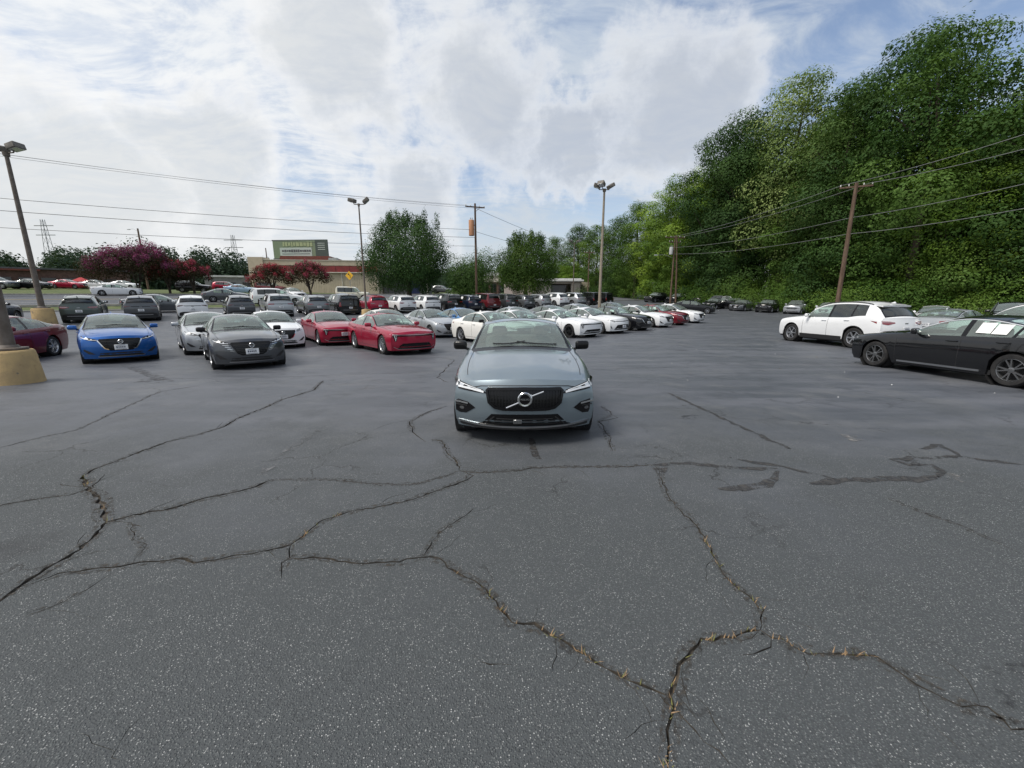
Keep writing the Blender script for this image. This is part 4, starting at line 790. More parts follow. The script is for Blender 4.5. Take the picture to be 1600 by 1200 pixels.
def build_trees():
    build_forest()
    pear_tree(-12.4, 50, 10.4, 6.0, 3, 'leaf_pear', 'large round dark green lot tree with upright shoots')
    pear_tree(1.9, 58, 9.3, 4.5, 4, 'leaf_pear_warm', 'smaller round yellowish green lot tree before the garage')
    myrtle(-51.6, 57.2, 6.3, 5.2, 21, 'bloom_purple', 'large spreading purple flowering tree beside the road'); myrtle(-49.6, 60, 5.1, 2.5, 22, 'bloom_red', 'dark red flowering tree right of the purple one')
    myrtle(-47.6, 62, 4.9, 2.6, 23, 'bloom_pink', 'pink topped flowering tree beside the dark red one'); myrtle(-35.8, 62, 4.7, 2.9, 24, 'bloom_red', 'crimson flowering tree at the left end of the tan store'); myrtle(-30.2, 62, 5.5, 2.9, 25, 'bloom_pink', 'tall pink flowering tree in front of the tan store')
    # far tree line
    rg = random.Random(2); lob = []
    for k in range(560):
        a = R(rg.uniform(-70, 22)); d = rg.uniform(165, 235); x, y = d * math.sin(a), d * math.cos(a); hh = rg.uniform(5.5, 10.0) + (3.0 if -R(47) < a < -R(33) else 0); s = rg.uniform(2.8, 5)
        lob.append(((x, y, tz(x, y) + hh * rg.uniform(.5, 1)), (s, s, s * rg.uniform(.7, 1.1))))
        lob.append(((x, y, tz(x, y) + hh * .3), (s * 1.4, s * 1.4, hh * .5)))
    o = link('distant_woods', leaf_cloud('distant_woods', lob, 2.2, .80, 8, mat='leaf_far')); tag(o, 'hazy dark green tree line along the horizon', 'woods', kind='stuff')
    rg = random.Random(12); lob = []
    for k in range(24): x, y = rg.uniform(-92, -76), rg.uniform(60, 84); lob.append(((x, y, tz(x, y) + rg.uniform(.4, .9)), (1.2, 1.2, .8)))
    # conifer at the left edge of the frame
    o = empty('pine_tree', (-61, 44.5, tz(-61, 44.5))); tag(o, 'sparse pine whose branch tips enter at the left edge', 'tree'); lob = []
    for k in range(15):
        for q in range(7): a = q * .9 + k; z = 4.5 + k * .75; rr = 2.6 * (1 - k / 18); lob.append(((math.cos(a) * rr * .7, math.sin(a) * rr * .7, z), (rr * .45, .35, .22)))
    c = link('crown', leaf_cloud('crown', lob, 22, .30, 31, mat='leaf_dark', aspect=.25), [], o); c['kind'] = 'stuff'; link('trunk', trunk_mesh(15, .22, 7, 4, .12), ['bark'], o)

build_ground(); build_lot(); build_road(); build_buildings()
build_trees(); build_poles(); signs()

# ================================================================== cars
def pchip(tab):
    xs = [t[0] for t in tab]; ys = [t[1] for t in tab]; n = len(xs)
    h = [xs[i + 1] - xs[i] for i in range(n - 1)]; d = [(ys[i + 1] - ys[i]) / h[i] for i in range(n - 1)]
    m = [d[0]] + [0 if d[i - 1] * d[i] <= 0 else 3 * (h[i - 1] + h[i]) / ((2 * h[i] + h[i - 1]) / d[i - 1] + (h[i] + 2 * h[i - 1]) / d[i]) for i in range(1, n - 1)] + [d[-1]]
    def f(x):
        if x <= xs[0]: return ys[0]
        if x >= xs[-1]: return ys[-1]
        i = 0
        while x > xs[i + 1]: i += 1
        t = (x - xs[i]) / h[i]
        return (2 * t ** 3 - 3 * t ** 2 + 1) * ys[i] + (t ** 3 - 2 * t ** 2 + t) * h[i] * m[i] + (-2 * t ** 3 + 3 * t ** 2) * ys[i + 1] + (t ** 3 - t ** 2) * h[i] * m[i + 1]
    return f
def lin(tab):
    xs = [t[0] for t in tab]; ys = [t[1] for t in tab]
    return lambda x: float(np.interp(x, xs, ys))

# Each model: lengths in metres, s measured from the front bumper backwards along the body side.
# top = centre line height, belt = shoulder line height, win = side window spans (s0, s1, lean of rear edge)
MODELS = {}
def model(name, base=None, **kw):
    d = dict(MODELS[base]) if base else {}
    d.update(kw); MODELS[name] = d
model('sport_sedan', L=4.76, W=1.85, R=.335, xf=.86, xr=3.73, sill=.175, bowf=.26, bowr=.16,
      top=[(0, .72), (.26, .785), (.5, .85), (1.0, .93), (1.4, .975), (1.62, 1.0), (1.74, 1.035), (2.05, 1.23), (2.42, 1.395), (2.75, 1.43), (3.1, 1.415), (3.5, 1.33), (3.9, 1.16), (4.12, 1.075), (4.4, 1.055), (4.6, 1.05), (4.76, 1.0)],
      belt=[(0, .68), (.3, .72), (.8, .82), (1.5, .915), (2.3, .945), (3.4, .975), (4.2, 1.0), (4.76, .96)],
      wid=[(0, .80), (.26, .855), (.6, .905), (1.0, .922), (2.2, .915), (3.4, .925), (4.0, .91), (4.45, .86), (4.76, .80)],
      cowl=1.60, ws0=1.70, ws1=2.44, rw0=3.28, rw1=4.05, wroof=.615, win=[(1.86, 2.76, .02), (2.86, 3.62, -.10)], lip=.045,
      nose=[(.2, .05), (.3, .0), (.48, 0), (.66, .02), (.785, .09)], tailp=[(.25, .08), (.4, .02), (.75, 0), (1.0, .05)])
model('compact_sedan', 'sport_sedan', L=4.60, W=1.80, R=.325, xf=.88, xr=3.58, bowf=.30,
      top=[(0, .76), (.3, .83), (.5, .88), (1.1, .985), (1.42, 1.02), (1.55, 1.055), (1.95, 1.28), (2.32, 1.415), (2.65, 1.45), (3.0, 1.435), (3.4, 1.35), (3.8, 1.18), (4.02, 1.105), (4.3, 1.085), (4.45, 1.075), (4.60, 1.02)],
      belt=[(0, .73), (.3, .77), (.8, .87), (1.4, .935), (2.2, .955), (3.3, .99), (4.1, 1.02), (4.6, .97)],
      wid=[(0, .76), (.3, .83), (.6, .88), (1.0, .897), (2.2, .89), (3.3, .90), (3.9, .885), (4.3, .83), (4.6, .77)],
      cowl=1.40, ws0=1.50, ws1=2.32, rw0=3.15, rw1=3.95, wroof=.57, win=[(1.72, 2.60, .02), (2.70, 3.45, -.10)],
      nose=[(.2, .06), (.35, .0), (.55, 0), (.70, .03), (.83, .12)])
model('fastback_sedan', 'sport_sedan', L=4.82, W=1.85, R=.34, xf=.92, xr=3.72, bowf=.22,
      top=[(0, .77), (.22, .825), (.5, .88), (1.2, .97), (1.55, 1.00), (1.68, 1.035), (2.05, 1.235), (2.45, 1.385), (2.75, 1.42), (3.05, 1.41), (3.5, 1.325), (4.0, 1.17), (4.3, 1.085), (4.5, 1.06), (4.66, 1.05), (4.82, 1.0)],
      belt=[(0, .74), (.3, .77), (.8, .845), (1.5, .915), (2.3, .94), (3.4, .98), (4.3, 1.02), (4.82, .96)],
      wid=[(0, .80), (.22, .86), (.6, .91), (1.0, .922), (2.2, .912), (3.4, .925), (4.1, .905), (4.5, .86), (4.82, .80)],
      cowl=1.53, ws0=1.63, ws1=2.46, rw0=3.25, rw1=4.22, win=[(1.80, 2.74, .02), (2.84, 3.60, -.02), (3.66, 4.0, -.12)],
      nose=[(.2, .06), (.35, .0), (.55, 0), (.72, .0), (.825, .07)])
model('midsize_sedan', 'sport_sedan', L=4.88, W=1.85, R=.335, xf=.95, xr=3.78, bowf=.30,
      top=[(0, .77), (.3, .84), (.5, .885), (1.2, .98), (1.55, 1.01), (1.68, 1.045), (2.05, 1.25), (2.45, 1.405), (2.78, 1.44), (3.15, 1.425), (3.6, 1.33), (4.0, 1.17), (4.22, 1.10), (4.5, 1.075), (4.72, 1.07), (4.88, 1.02)],
      belt=[(0, .74), (.3, .78), (.8, .86), (1.5, .925), (2.3, .95), (3.5, .985), (4.3, 1.015), (4.88, .97)],
      wid=[(0, .76), (.3, .84), (.65, .905), (1.05, .922), (2.2, .912), (3.5, .925), (4.1, .91), (4.55, .85), (4.88, .78)],
      cowl=1.53, ws0=1.63, ws1=2.47, rw0=3.35, rw1=4.15, win=[(1.82, 2.76, .02), (2.86, 3.66, -.10)])
model('crossover', L=4.86, W=1.94, R=.385, xf=.95, xr=3.81, sill=.24, bowf=.22, bowr=.16, lip=.05, cladding=.40,
      top=[(0, .95), (.22, 1.01), (.5, 1.06), (1.1, 1.13), (1.38, 1.155), (1.5, 1.19), (1.88, 1.47), (2.25, 1.66), (2.55, 1.72), (3.2, 1.745), (3.8, 1.72), (4.25, 1.655), (4.38, 1.57), (4.6, 1.28), (4.72, 1.155), (4.86, 1.10)],
      belt=[(0, .90), (.3, .95), (.8, 1.01), (1.4, 1.07), (2.3, 1.10), (3.4, 1.13), (3.9, 1.20), (4.3, 1.22), (4.55, 1.16), (4.86, 1.08)],
      wid=[(0, .84), (.22, .90), (.6, .95), (1.0, .97), (2.3, .955), (3.5, .97), (4.1, .955), (4.5, .90), (4.86, .83)],
      cowl=1.36, ws0=1.46, ws1=2.30, rw0=4.30, rw1=4.66, wroof=.64, win=[(1.66, 2.62, .02), (2.72, 3.55, .0), (3.63, 4.12, -.16)],
      nose=[(.27, .06), (.4, .0), (.7, 0), (.9, .02), (1.01, .09)], tailp=[(.3, .06), (.5, .0), (.85, 0), (1.1, .06)])
model('compact_suv', 'crossover', L=4.42, W=1.82, R=.345, xf=.86, xr=3.50, sill=.25, bowf=.20, bowr=.14,
      top=[(0, .92), (.2, .985), (.45, 1.03), (1.0, 1.10), (1.25, 1.125), (1.37, 1.16), (1.75, 1.41), (2.1, 1.56), (2.4, 1.61), (3.0, 1.625), (3.6, 1.605), (4.0, 1.55), (4.1, 1.50), (4.24, 1.28), (4.32, 1.13), (4.42, 1.08)],
      belt=[(0, .88), (.3, .92), (.8, .98), (1.3, 1.03), (2.1, 1.05), (3.2, 1.08), (3.7, 1.10), (4.1, 1.10), (4.42, 1.05)],
      wid=[(0, .78), (.2, .845), (.55, .893), (.9, .907), (2.1, .895), (3.2, .907), (3.8, .895), (4.15, .86), (4.42, .82)],
      cowl=1.23, ws0=1.33, ws1=2.12, rw0=4.04, rw1=4.27, wroof=.61, win=[(1.52, 2.40, .02), (2.50, 3.25, .0), (3.33, 3.78, -.10)])
model('tall_suv', 'compact_suv', L=4.70, W=1.90, R=.37, xf=.92, xr=3.70,
      top=[(0, .98), (.2, 1.05), (.45, 1.09), (1.05, 1.15), (1.3, 1.175), (1.42, 1.21), (1.8, 1.49), (2.12, 1.65), (2.4, 1.71), (3.2, 1.735), (3.9, 1.72), (4.3, 1.68), (4.4, 1.62), (4.53, 1.36), (4.60, 1.19), (4.70, 1.13)],
      belt=[(0, .93), (.3, .98), (.8, 1.03), (1.4, 1.08), (2.1, 1.10), (3.3, 1.12), (3.9, 1.14), (4.4, 1.14), (4.70, 1.10)],
      wid=[(0, .82), (.2, .885), (.55, .935), (.95, .95), (2.1, .94), (3.4, .95), (4.0, .94), (4.42, .91), (4.70, .88)],
      cowl=1.28, ws0=1.38, ws1=2.14, rw0=4.34, rw1=4.56, wroof=.66, win=[(1.58, 2.46, .02), (2.56, 3.38, .0), (3.46, 4.06, -.06)])
model('boxy_suv', 'tall_suv', L=4.35, W=1.87, xf=.74, xr=3.45, R=.39, sill=.34,
      top=[(0, .98), (.2, 1.10), (.45, 1.13), (1.0, 1.17), (1.22, 1.185), (1.34, 1.22), (1.55, 1.50), (1.75, 1.72), (2.0, 1.80), (2.9, 1.825), (3.6, 1.82), (4.12, 1.80), (4.19, 1.75), (4.25, 1.45), (4.29, 1.22), (4.35, 1.18)],
      belt=[(0, .95), (.3, 1.03), (.8, 1.06), (1.4, 1.09), (2.1, 1.10), (3.1, 1.11), (3.7, 1.12), (4.1, 1.12), (4.35, 1.11)],
      wid=[(0, .84), (.2, .88), (.5, .915), (.9, .93), (2.1, .925), (3.2, .93), (3.9, .925), (4.12, .91), (4.35, .88)],
      cowl=1.20, ws0=1.30, ws1=1.78, rw0=4.15, rw1=4.27, wroof=.74, win=[(1.42, 2.20, .0), (2.30, 3.10, .0), (3.18, 4.02, .0)])
model('minivan', 'tall_suv', L=5.0, W=1.98, xf=.98, xr=4.05, sill=.20, R=.355,
      top=[(0, .85), (.2, .93), (.5, 1.0), (1.0, 1.10), (1.2, 1.135), (1.32, 1.17), (1.85, 1.50), (2.3, 1.68), (2.6, 1.73), (3.4, 1.75), (4.2, 1.73), (4.62, 1.69), (4.72, 1.62), (4.85, 1.36), (4.91, 1.16), (5.0, 1.10)],
      belt=[(0, .82), (.3, .88), (.8, .97), (1.4, 1.05), (2.3, 1.08), (3.6, 1.10), (4.2, 1.11), (4.7, 1.11), (5.0, 1.07)],
      wid=[(0, .84), (.2, .90), (.55, .96), (.98, .985), (2.3, .98), (3.7, .985), (4.3, .975), (4.72, .95), (5.0, .91)],
      cowl=1.18, ws0=1.28, ws1=2.30, rw0=4.65, rw1=4.87, wroof=.70, win=[(1.7, 2.65, .02), (2.75, 3.70, .0), (3.78, 4.40, -.04)])
model('pickup', 'tall_suv', L=5.4, W=1.93, xf=.95, xr=4.15, R=.39, sill=.35,
      top=[(0, 1.02), (.2, 1.10), (.5, 1.14), (1.05, 1.19), (1.3, 1.21), (1.42, 1.24), (1.75, 1.55), (2.05, 1.74), (2.35, 1.80), (2.9, 1.81), (3.3, 1.79), (3.45, 1.72), (3.6, 1.40), (3.7, 1.15), (4.2, 1.14), (5.4, 1.14)],
      belt=[(0, .98), (.3, 1.03), (.8, 1.07), (1.4, 1.11), (2.1, 1.12), (3.3, 1.14), (3.7, 1.16), (4.2, 1.17), (5.4, 1.17)],
      wid=[(0, .84), (.2, .90), (.55, .95), (.98, .965), (2.3, .955), (3.7, .96), (4.3, .965), (5.0, .95), (5.4, .94)],
      cowl=1.28, ws0=1.38, ws1=2.10, rw0=3.48, rw1=3.66, wroof=.68, win=[(1.55, 2.40, .0), (2.50, 3.25, .0)])

SEC_SIDE = [0, .07, .20, .40, .58, .76, .90, 1.0]
SEC_W = pchip([(-.2, .93), (0, .955), (.12, .975), (.35, .995), (.55, 1.0), (.72, .992), (.80, .985), (.90, .972), (1.0, .93)])
NB, NC, NTOP = 8, 12, 17
class Body:
    pass
def loft(S):
    L, W, Rw = S['L'], S['W'], S['R']
    top, belt, wid = pchip(S['top']), pchip(S['belt']), pchip(S['wid'])
    nose, tail = pchip(S['nose']), pchip(S['tailp'])
    s0, s1 = S['bowf'], L - S['bowr']; lip = S['lip']; ra = Rw + lip
    bowf = lin([(s0, s0), (S['xf'], s0 * .55), (S['ws1'], .05), (S['ws1'] + .5, 0)])
    bowr = lin([(S['rw0'] - .5, 0), (S['rw0'], .03), (S['xr'], S['bowr'] * .6) if S['xr'] > S['rw0'] + .1 else (S['rw0'] + .1, S['bowr'] * .5), (s1, S['bowr'])])
    fr = .035 if S['rw1'] - S['rw0'] < .4 else .05
    sts = set([s0, s1, S['cowl'], S['ws0'], S['ws1'], S['rw0'], S['rw1'], S['ws0'] + .04, S['ws1'] - .05, S['rw0'] + fr, S['rw1'] - fr])
    for a, b, k in S['win']: sts |= {a, b}
    keep = set(sts)
    for xc in (S['xf'], S['xr']):
        for k in range(0, 13): sts.add(round(xc - ra * math.cos(math.pi * k / 12), 4))
        sts |= {xc - ra - .004, xc + ra + .004}
    x = s0
    while x < s1: sts.add(round(x, 4)); x += .09
    for q in (.03, .07, .13): sts |= {s0 + q, s1 - q}
    st = sorted(sts); out = []
    for q in st:
        if out and q - out[-1] < .022:
            if q in keep: out[-1] = q if out[-1] not in keep else out[-1]
            continue
        out.append(q)
    st = out
    skew = lin([(S['ws1'], 0)] + [(b, k) for a, b, k in S['win']] + [(S['rw1'], 0)])
    def zlow(s):
        z = S['sill'] + .05 * max(0, (s0 + .35 - s) / .35) * 0
        for xc in (S['xf'], S['xr']):
            d = abs(s - xc)
            if d < ra: z = max(z, Rw + math.sqrt(max(ra * ra - d * d, 0)) * 1.0)
        return z
    # roof-edge line
    wr = S['wroof']; c0, w0, w1, r0, r1 = S['cowl'], S['ws0'], S['ws1'], S['rw0'], S['rw1']
    def wcant(s):
        wb = wid(s) * .93
        return float(np.interp(s, [s0, c0, w0, w1, w1 + .4, r0, r1, s1], [wid(s0) * .70, wid(c0) * .80, wid(w0) * .855, wr, wr + .02, wr * .97, wid(r1) * .80 if S['L'] < 9 else 0, wid(s1) * .74]))
    def zcant(s):
        zt, zb = top(s), belt(s)
        drop = float(np.interp(s, [s0, c0, w0, w1, w1 + .4, r0, r1, s1], [.035, .05, .055, .075, .07, .075, .05, .02]))
        return max(zt - drop, zb + .012)
    P = []
    for s in st:
        zb = belt(s); zl = zlow(s); ws = wid(s); row = []
        fl = .014 * math.exp(-((s - S['xf']) / .42) ** 2) + .014 * math.exp(-((s - S['xr']) / .42) ** 2)
        zs = [zl + t * (zb - zl) for t in SEC_SIDE]
        def wz(z):
            t = (z - S['sill']) / (zb - S['sill']); return ws * SEC_W(t) + fl * max(0, 1 - abs(t - .5) * 1.4)
        row.append((wz(zl) - .07, zl + (.0 if zl > S['sill'] + .01 else -.03)))
        row += [(wz(z), z) for z in zs]
        wc, zc, zt = wcant(s), zcant(s), top(s); wb = row[-1][0]
        wc = min(wc, wb - .02)
        for f in (.33, .66, .93):
            b = math.sin(math.pi * f) * (.022 if w0 < s < r1 else .03)
            row.append((wb + (wc - wb) * f + b * .7, zb + (zc - zb) * f + b * (.0 if w0 < s < r1 else .5)))
        row.append((wc, zc))
        for u in (.06, .30, .58, .82, 1.0):
            y = wc * (1 - u); hb = .016 * min(1, max(0, (s - s0 - .15) / .3)) * min(1, max(0, (c0 - s) / .2)) if u > .2 else 0; row.append((y, zc + (zt - zc) * (1 - (y / wc) ** 2) + hb))
        pts = []
        for j, (y, z) in enumerate(row):
            rt = min(abs(y) / (ws * .96), 1.0); k = 1 - rt ** 2.2
            x = s - bowf(s) * k + bowr(s) * k
            x += nose(z) * max(0, 1 - (s - s0) / .35) ** 1.5 - tail(z) * max(0, 1 - (s1 - s) / .35) ** 1.5
            f = 0 if j < NB else min((j - NB) / (NC - NB), 1)
            x += skew(s) * f
            pts.append((x, y, z))
        P.append(pts)
    return st, P, S
def body_parts(S):
    """grid -> list of (part, verts, faces)"""
    st, P, _ = loft(S); n = len(st); N = 2 * NTOP + 1; half = L2 = S['L'] / 2
    def V(i, j):
        if j <= NTOP: x, y, z = P[i][j]; return (half - x, y, z)
        x, y, z = P[i][N - 1 - j]; return (half - x, -y, z)
    verts = [V(i, j) for i in range(n) for j in range(N)]
    reg = {}
    def put(k, f): reg.setdefault(k, []).append(f)
    for i in range(n - 1):
        a, b = st[i], st[i + 1]; mid = (a + b) / 2
        for j in range(N - 1):
            jj = j if j < NTOP else N - 2 - j
            f = (i * N + j, (i + 1) * N + j, (i + 1) * N + j + 1, i * N + j + 1); side = 'L' if j < NTOP else 'R'
            k = 'body'
            if NB <= jj < NC - 1:
                hit = [q for q, (u, v, w) in enumerate(S['win']) if u - .001 <= a and b <= v + .001]
                if hit: k = 'win%d%s' % (hit[0], side)
                else:
                    for q in range(len(S['win']) - 1):
                        if S['win'][q][1] - .001 <= a and b <= S['win'][q + 1][0] + .001: k = 'trim'
            elif jj >= NC:
                fr = .035 if S['rw1'] - S['rw0'] < .4 else .05
                if S['ws0'] - .001 <= a and b <= S['ws1'] + .001: k = 'windshield' if jj > NC and a > S['ws0'] + .035 and b < S['ws1'] - .045 else 'trim'
                elif S['rw0'] - .001 <= a and b <= S['rw1'] + .001: k = 'rear_window' if jj > NC and a > S['rw0'] + fr - .005 and b < S['rw1'] - fr + .005 else 'trim'
                elif S['cowl'] - .001 <= a and b <= S['ws0'] + .001: k = 'trim'
            elif S.get('cladding') and jj == 0 : k = 'clad'
            elif S.get('cladding') and jj in (1,) : k = 'clad'
            put(k, f)
    # end caps, bulged like the nose and the tail
    for e, i in ((0, 0), (1, n - 1)):
        base = len(verts); cols = list(range(NB, N - NB)); topz = [V(i, j) for j in cols]; wt = topz[0][1]
        rows = []
        pr = pchip(S['nose']) if e == 0 else pchip(S['tailp']); bow = S['bowf'] if e == 0 else S['bowr']; s_e = st[i]; ws = pchip(S['wid'])(s_e)
        for j in range(1, NB):
            _, w, z = P[i][j]; t = (z - P[i][1][2]) / (P[i][NB][2] - P[i][1][2]); r = []
            for q, c in enumerate(cols):
                y = w * topz[q][1] / wt; zz = z + (topz[q][2] - topz[0][2]) * t ** 2
                k = 1 - min(abs(y) / (ws * .96), 1.0) ** 2.2
                x = s_e + (-bow * k + pr(zz) if e == 0 else bow * k - pr(zz))
                if q == 0: r.append(i * N + j)
                elif q == len(cols) - 1: r.append(i * N + N - 1 - j)
                else: r.append(len(verts)); verts.append((half - x, y, zz))
            rows.append(r)
        rows.append([i * N + c for c in cols])
        for a, b in zip(rows, rows[1:]):
            for q in range(len(cols) - 1): put('body', (a[q], a[q + 1], b[q + 1], b[q]) if e == 0 else (a[q], b[q], b[q + 1], a[q + 1]))
        # underside lip
        lowr = rows[0]; base = len(verts); ins = .25
        for q, c in enumerate(lowr):
            x, y, z = verts[c]; verts.append((x + (-ins if e == 0 else ins), y * .9, z - .02))
        for q in range(len(cols) - 1): put('clad' if S.get('cladding') else 'body', (lowr[q], base + q, base + q + 1, lowr[q + 1]))
    return verts, reg

def sub_mesh(name, verts, faces, smooth=38, push=0.0):
    used = sorted({i for f in faces for i in f}); mp = {v: k for k, v in enumerate(used)}
    me = bpy.data.meshes.new(name); me.from_pydata([verts[i] for i in used], [], [tuple(mp[i] for i in f) for f in faces])
    bm = bmesh.new(); bm.from_mesh(me); bmesh.ops.remove_doubles(bm, verts=bm.verts, dist=.0015)
    bmesh.ops.recalc_face_normals(bm, faces=bm.faces); bm.to_mesh(me); bm.free()
    me.polygons.foreach_set('use_smooth', [True] * len(me.polygons)); me.set_sharp_from_angle(angle=R(smooth)); me.update()
    return me

class Projector:
    """lays trim, lamps and grilles on a body shell"""
    def __init__(s, verts, reg, S):
        s.bvh = BVHTree.FromPolygons([Vector(v) for v in verts], [f for k in reg for f in reg[k]]); s.L = S['L']
    def hit(s, face, a, b):
        if face == 'front': o, d = Vector((s.L, a, b)), Vector((-1, 0, 0))
        elif face == 'rear': o, d = Vector((-s.L, a, b)), Vector((1, 0, 0))
        elif face == 'left': o, d = Vector((a, 3, b)), Vector((0, -1, 0))
        elif face == 'right': o, d = Vector((a, -3, b)), Vector((0, 1, 0))
        elif face == 'top': o, d = Vector((a, b, 4)), Vector((0, 0, -1))
        r = s.bvh.ray_cast(o, d)
        if face in ('front', 'rear'):            # stay on the nose or tail: slide inwards past the edge
            k = 0
            while (r[0] is None or abs(r[0].x) < s.L / 2 - .62) and k < 12:
                k += 1; o2 = Vector((o.x, a * (1 - .02 * k), b - .004 * k)); r = s.bvh.ray_cast(o2, d)
            if r[0] is not None: return Vector((r[0].x, a if k < 3 else a * (1 - .02 * k), b)), d
        return r[0], d
    def lay(s, mb, face, poly, off=.006, depth=.03, mi=0, step=.07, dish=0.0):
        """a plate with outline poly that follows the body, off proud of it"""
        xs = [p[0] for p in poly]; ys = [p[1] for p in poly]; pts = []; 
        n = len(poly); edge = []
        for i in range(n):
            a, b = Vector(poly[i]), Vector(poly[(i + 1) % n]); k = max(1, int((b - a).length / step))
            edge += [a + (b - a) * t / k for t in range(k)]
        pts = list(edge); ne = len(edge)
        gx = np.arange(min(xs) + step / 2, max(xs), step); gy = np.arange(min(ys) + step / 2, max(ys), step)
        def inside(q):
            c = False; j = n - 1
            for i in range(n):
                if (poly[i][1] > q[1]) != (poly[j][1] > q[1]) and q[0] < (poly[j][0] - poly[i][0]) * (q[1] - poly[i][1]) / (poly[j][1] - poly[i][1]) + poly[i][0]: c = not c
                j = i
            return c
        for x in gx:
            for y in gy:
                if inside((x, y)) and min((e - Vector((x, y))).length for e in edge) > step * .4: pts.append(Vector((x, y)))
        r = delaunay_2d_cdt(pts, [], [list(range(ne))], 1, 1e-5)
        vs = []; back = []; last = None
        for p in r[0]:
            h, d = s.hit(face, p.x, p.y)
            if h is None:
                h = last if last is not None else Vector((0, 0, 0))
                h = Vector((h.x, p.x, p.y)) if face in ('front', 'rear') else Vector((p.x, h.y, p.y)) if face in ('left', 'right') else Vector((p.x, p.y, h.z))
            last = h
            vs.append(h - d * off); back.append(h + d * depth)
        if len(r[0]) == 0: return
        bnd = [r[3].index(o) if o in r[3] else None for o in []]
        cnt = {}
        for f in r[2]:
            for q in range(len(f)):
                e = (f[q], f[(q + 1) % len(f)]); cnt[tuple(sorted(e))] = cnt.get(tuple(sorted(e)), 0) + 1
        m = len(vs); faces = [tuple(f) for f in r[2]]
        for (a, b), c in cnt.items():
            if c == 1: faces.append((a, b, m + b, m + a))
        mb.add(vs + back, faces, mi)
    def strip(s, mb, face, line, w=.012, off=.004, depth=.02, mi=0, step=.06):
        """a ribbon of width w along a polyline"""
        pts = []
        for a, b in zip(line, line[1:]):
            a, b = Vector(a), Vector(b); k = max(1, int((b - a).length / step)); pts += [a + (b - a) * t / k for t in range(k)]
        pts.append(Vector(line[-1])); L1 = []; L2 = []
        for i, p in enumerate(pts):
            t = (pts[min(i + 1, len(pts) - 1)] - pts[max(i - 1, 0)]).normalized(); nn = Vector((-t.y, t.x)) * w / 2
            L1.append(p + nn); L2.append(p - nn)
        vs = []; ok = True
        for A in (L1, L2):
            for p in A:
                h, d = s.hit(face, p.x, p.y)
                if h is None: return
                vs.append(h - d * off)
        for A in (L1, L2):
            for p in A:
                h, d = s.hit(face, p.x, p.y); vs.append(h + d * depth)
        k = len(pts); fs = []
        for i in range(k - 1):
            fs += [(i, i + 1, k + i + 1, k + i), (i, i + 1, 2 * k + i + 1, 2 * k + i), (k + i, k + i + 1, 3 * k + i + 1, 3 * k + i)]
        fs += [(0, k, 3 * k, 2 * k), (k - 1, 2 * k - 1, 4 * k - 1, 3 * k - 1)]
        mb.add(vs, fs, mi)
def mir(poly): return [(-a, b) for a, b in poly][::-1]

# ------------------------------------------------------------------ wheels (shared)
WHEELS = {}
def wheel_mesh(R_, style):
    key = (R_, style)
    if key in WHEELS: return WHEELS[key]
    rr = R_ * (.70 if style != 'suv' else .66); w = .11
    t = MB(); t.lathe([(rr, -w), (rr + .02, -w - .004), (R_ - .035, -w - .002), (R_ - .012, -w + .022), (R_, -w + .05), (R_, w - .05), (R_ - .012, w - .022), (R_ - .035, w + .002), (rr + .02, w + .004), (rr, w)], 36, 'y', close=True)
    tyre = t.mesh('tyre', 40)
    m = MB()   # outer face towards +y
    m.lathe([(rr + .004, w - .012), (rr - .012, w - .004), (rr - .03, w - .03), (rr - .035, -w), (rr, -w)], 36, 'y', 0)
    m.lathe([(rr - .03, -.02), (.05, -.03), (0, -.03)], 20, 'y', 1)
    m.lathe([(.062, w - .05), (.055, w - .02), (.03, w - .014), (0, w - .014)], 16, 'y', 0)
    ns = {'five': 5, 'multi': 10, 'twin': 5, 'suv': 6}[style]
    for k in range(ns):
        a = 2 * math.pi * k / ns
        offs = (-.13, .13) if style == 'twin' else (0,)
        for o in offs:
            a1 = a + o * .55; a2 = a + o * 1.6; ri, ro = .045, rr - .012
            wi, wo = ((.05, .036) if style in ('five', 'suv') else (.022, .018) if style == 'multi' else (.03, .022))
            if style == 'suv': wi, wo = .05, .055
            c1 = Vector((math.cos(a1), 0, math.sin(a1))); c2 = Vector((math.cos(a2), 0, math.sin(a2)))
            n1 = Vector((-c1.z, 0, c1.x)); n2 = Vector((-c2.z, 0, c2.x)); Y = Vector((0, 1, 0))
            vs = []
            for c, nn, r, ww, yy in ((c1, n1, ri, wi, w - .022), (c2, n2, ro, wo, w - .014)):
                vs += [c * r + nn * ww / 2 + Y * yy, c * r - nn * ww / 2 + Y * yy, c * r - nn * ww / 2 + Y * (yy - .035), c * r + nn * ww / 2 + Y * (yy - .035)]
            m.add(vs, [(0, 1, 5, 4), (1, 2, 6, 5), (2, 3, 7, 6), (3, 0, 4, 7), (4, 5, 6, 7), (3, 2, 1, 0)], 0)
    rim = m.mesh('rim', 35)
    tyre.materials.append(M('rubber')); rim.materials.append(M('rim_silver')); rim.materials.append(M('rim_back'))
    WHEELS[key] = (tyre, rim); return WHEELS[key]

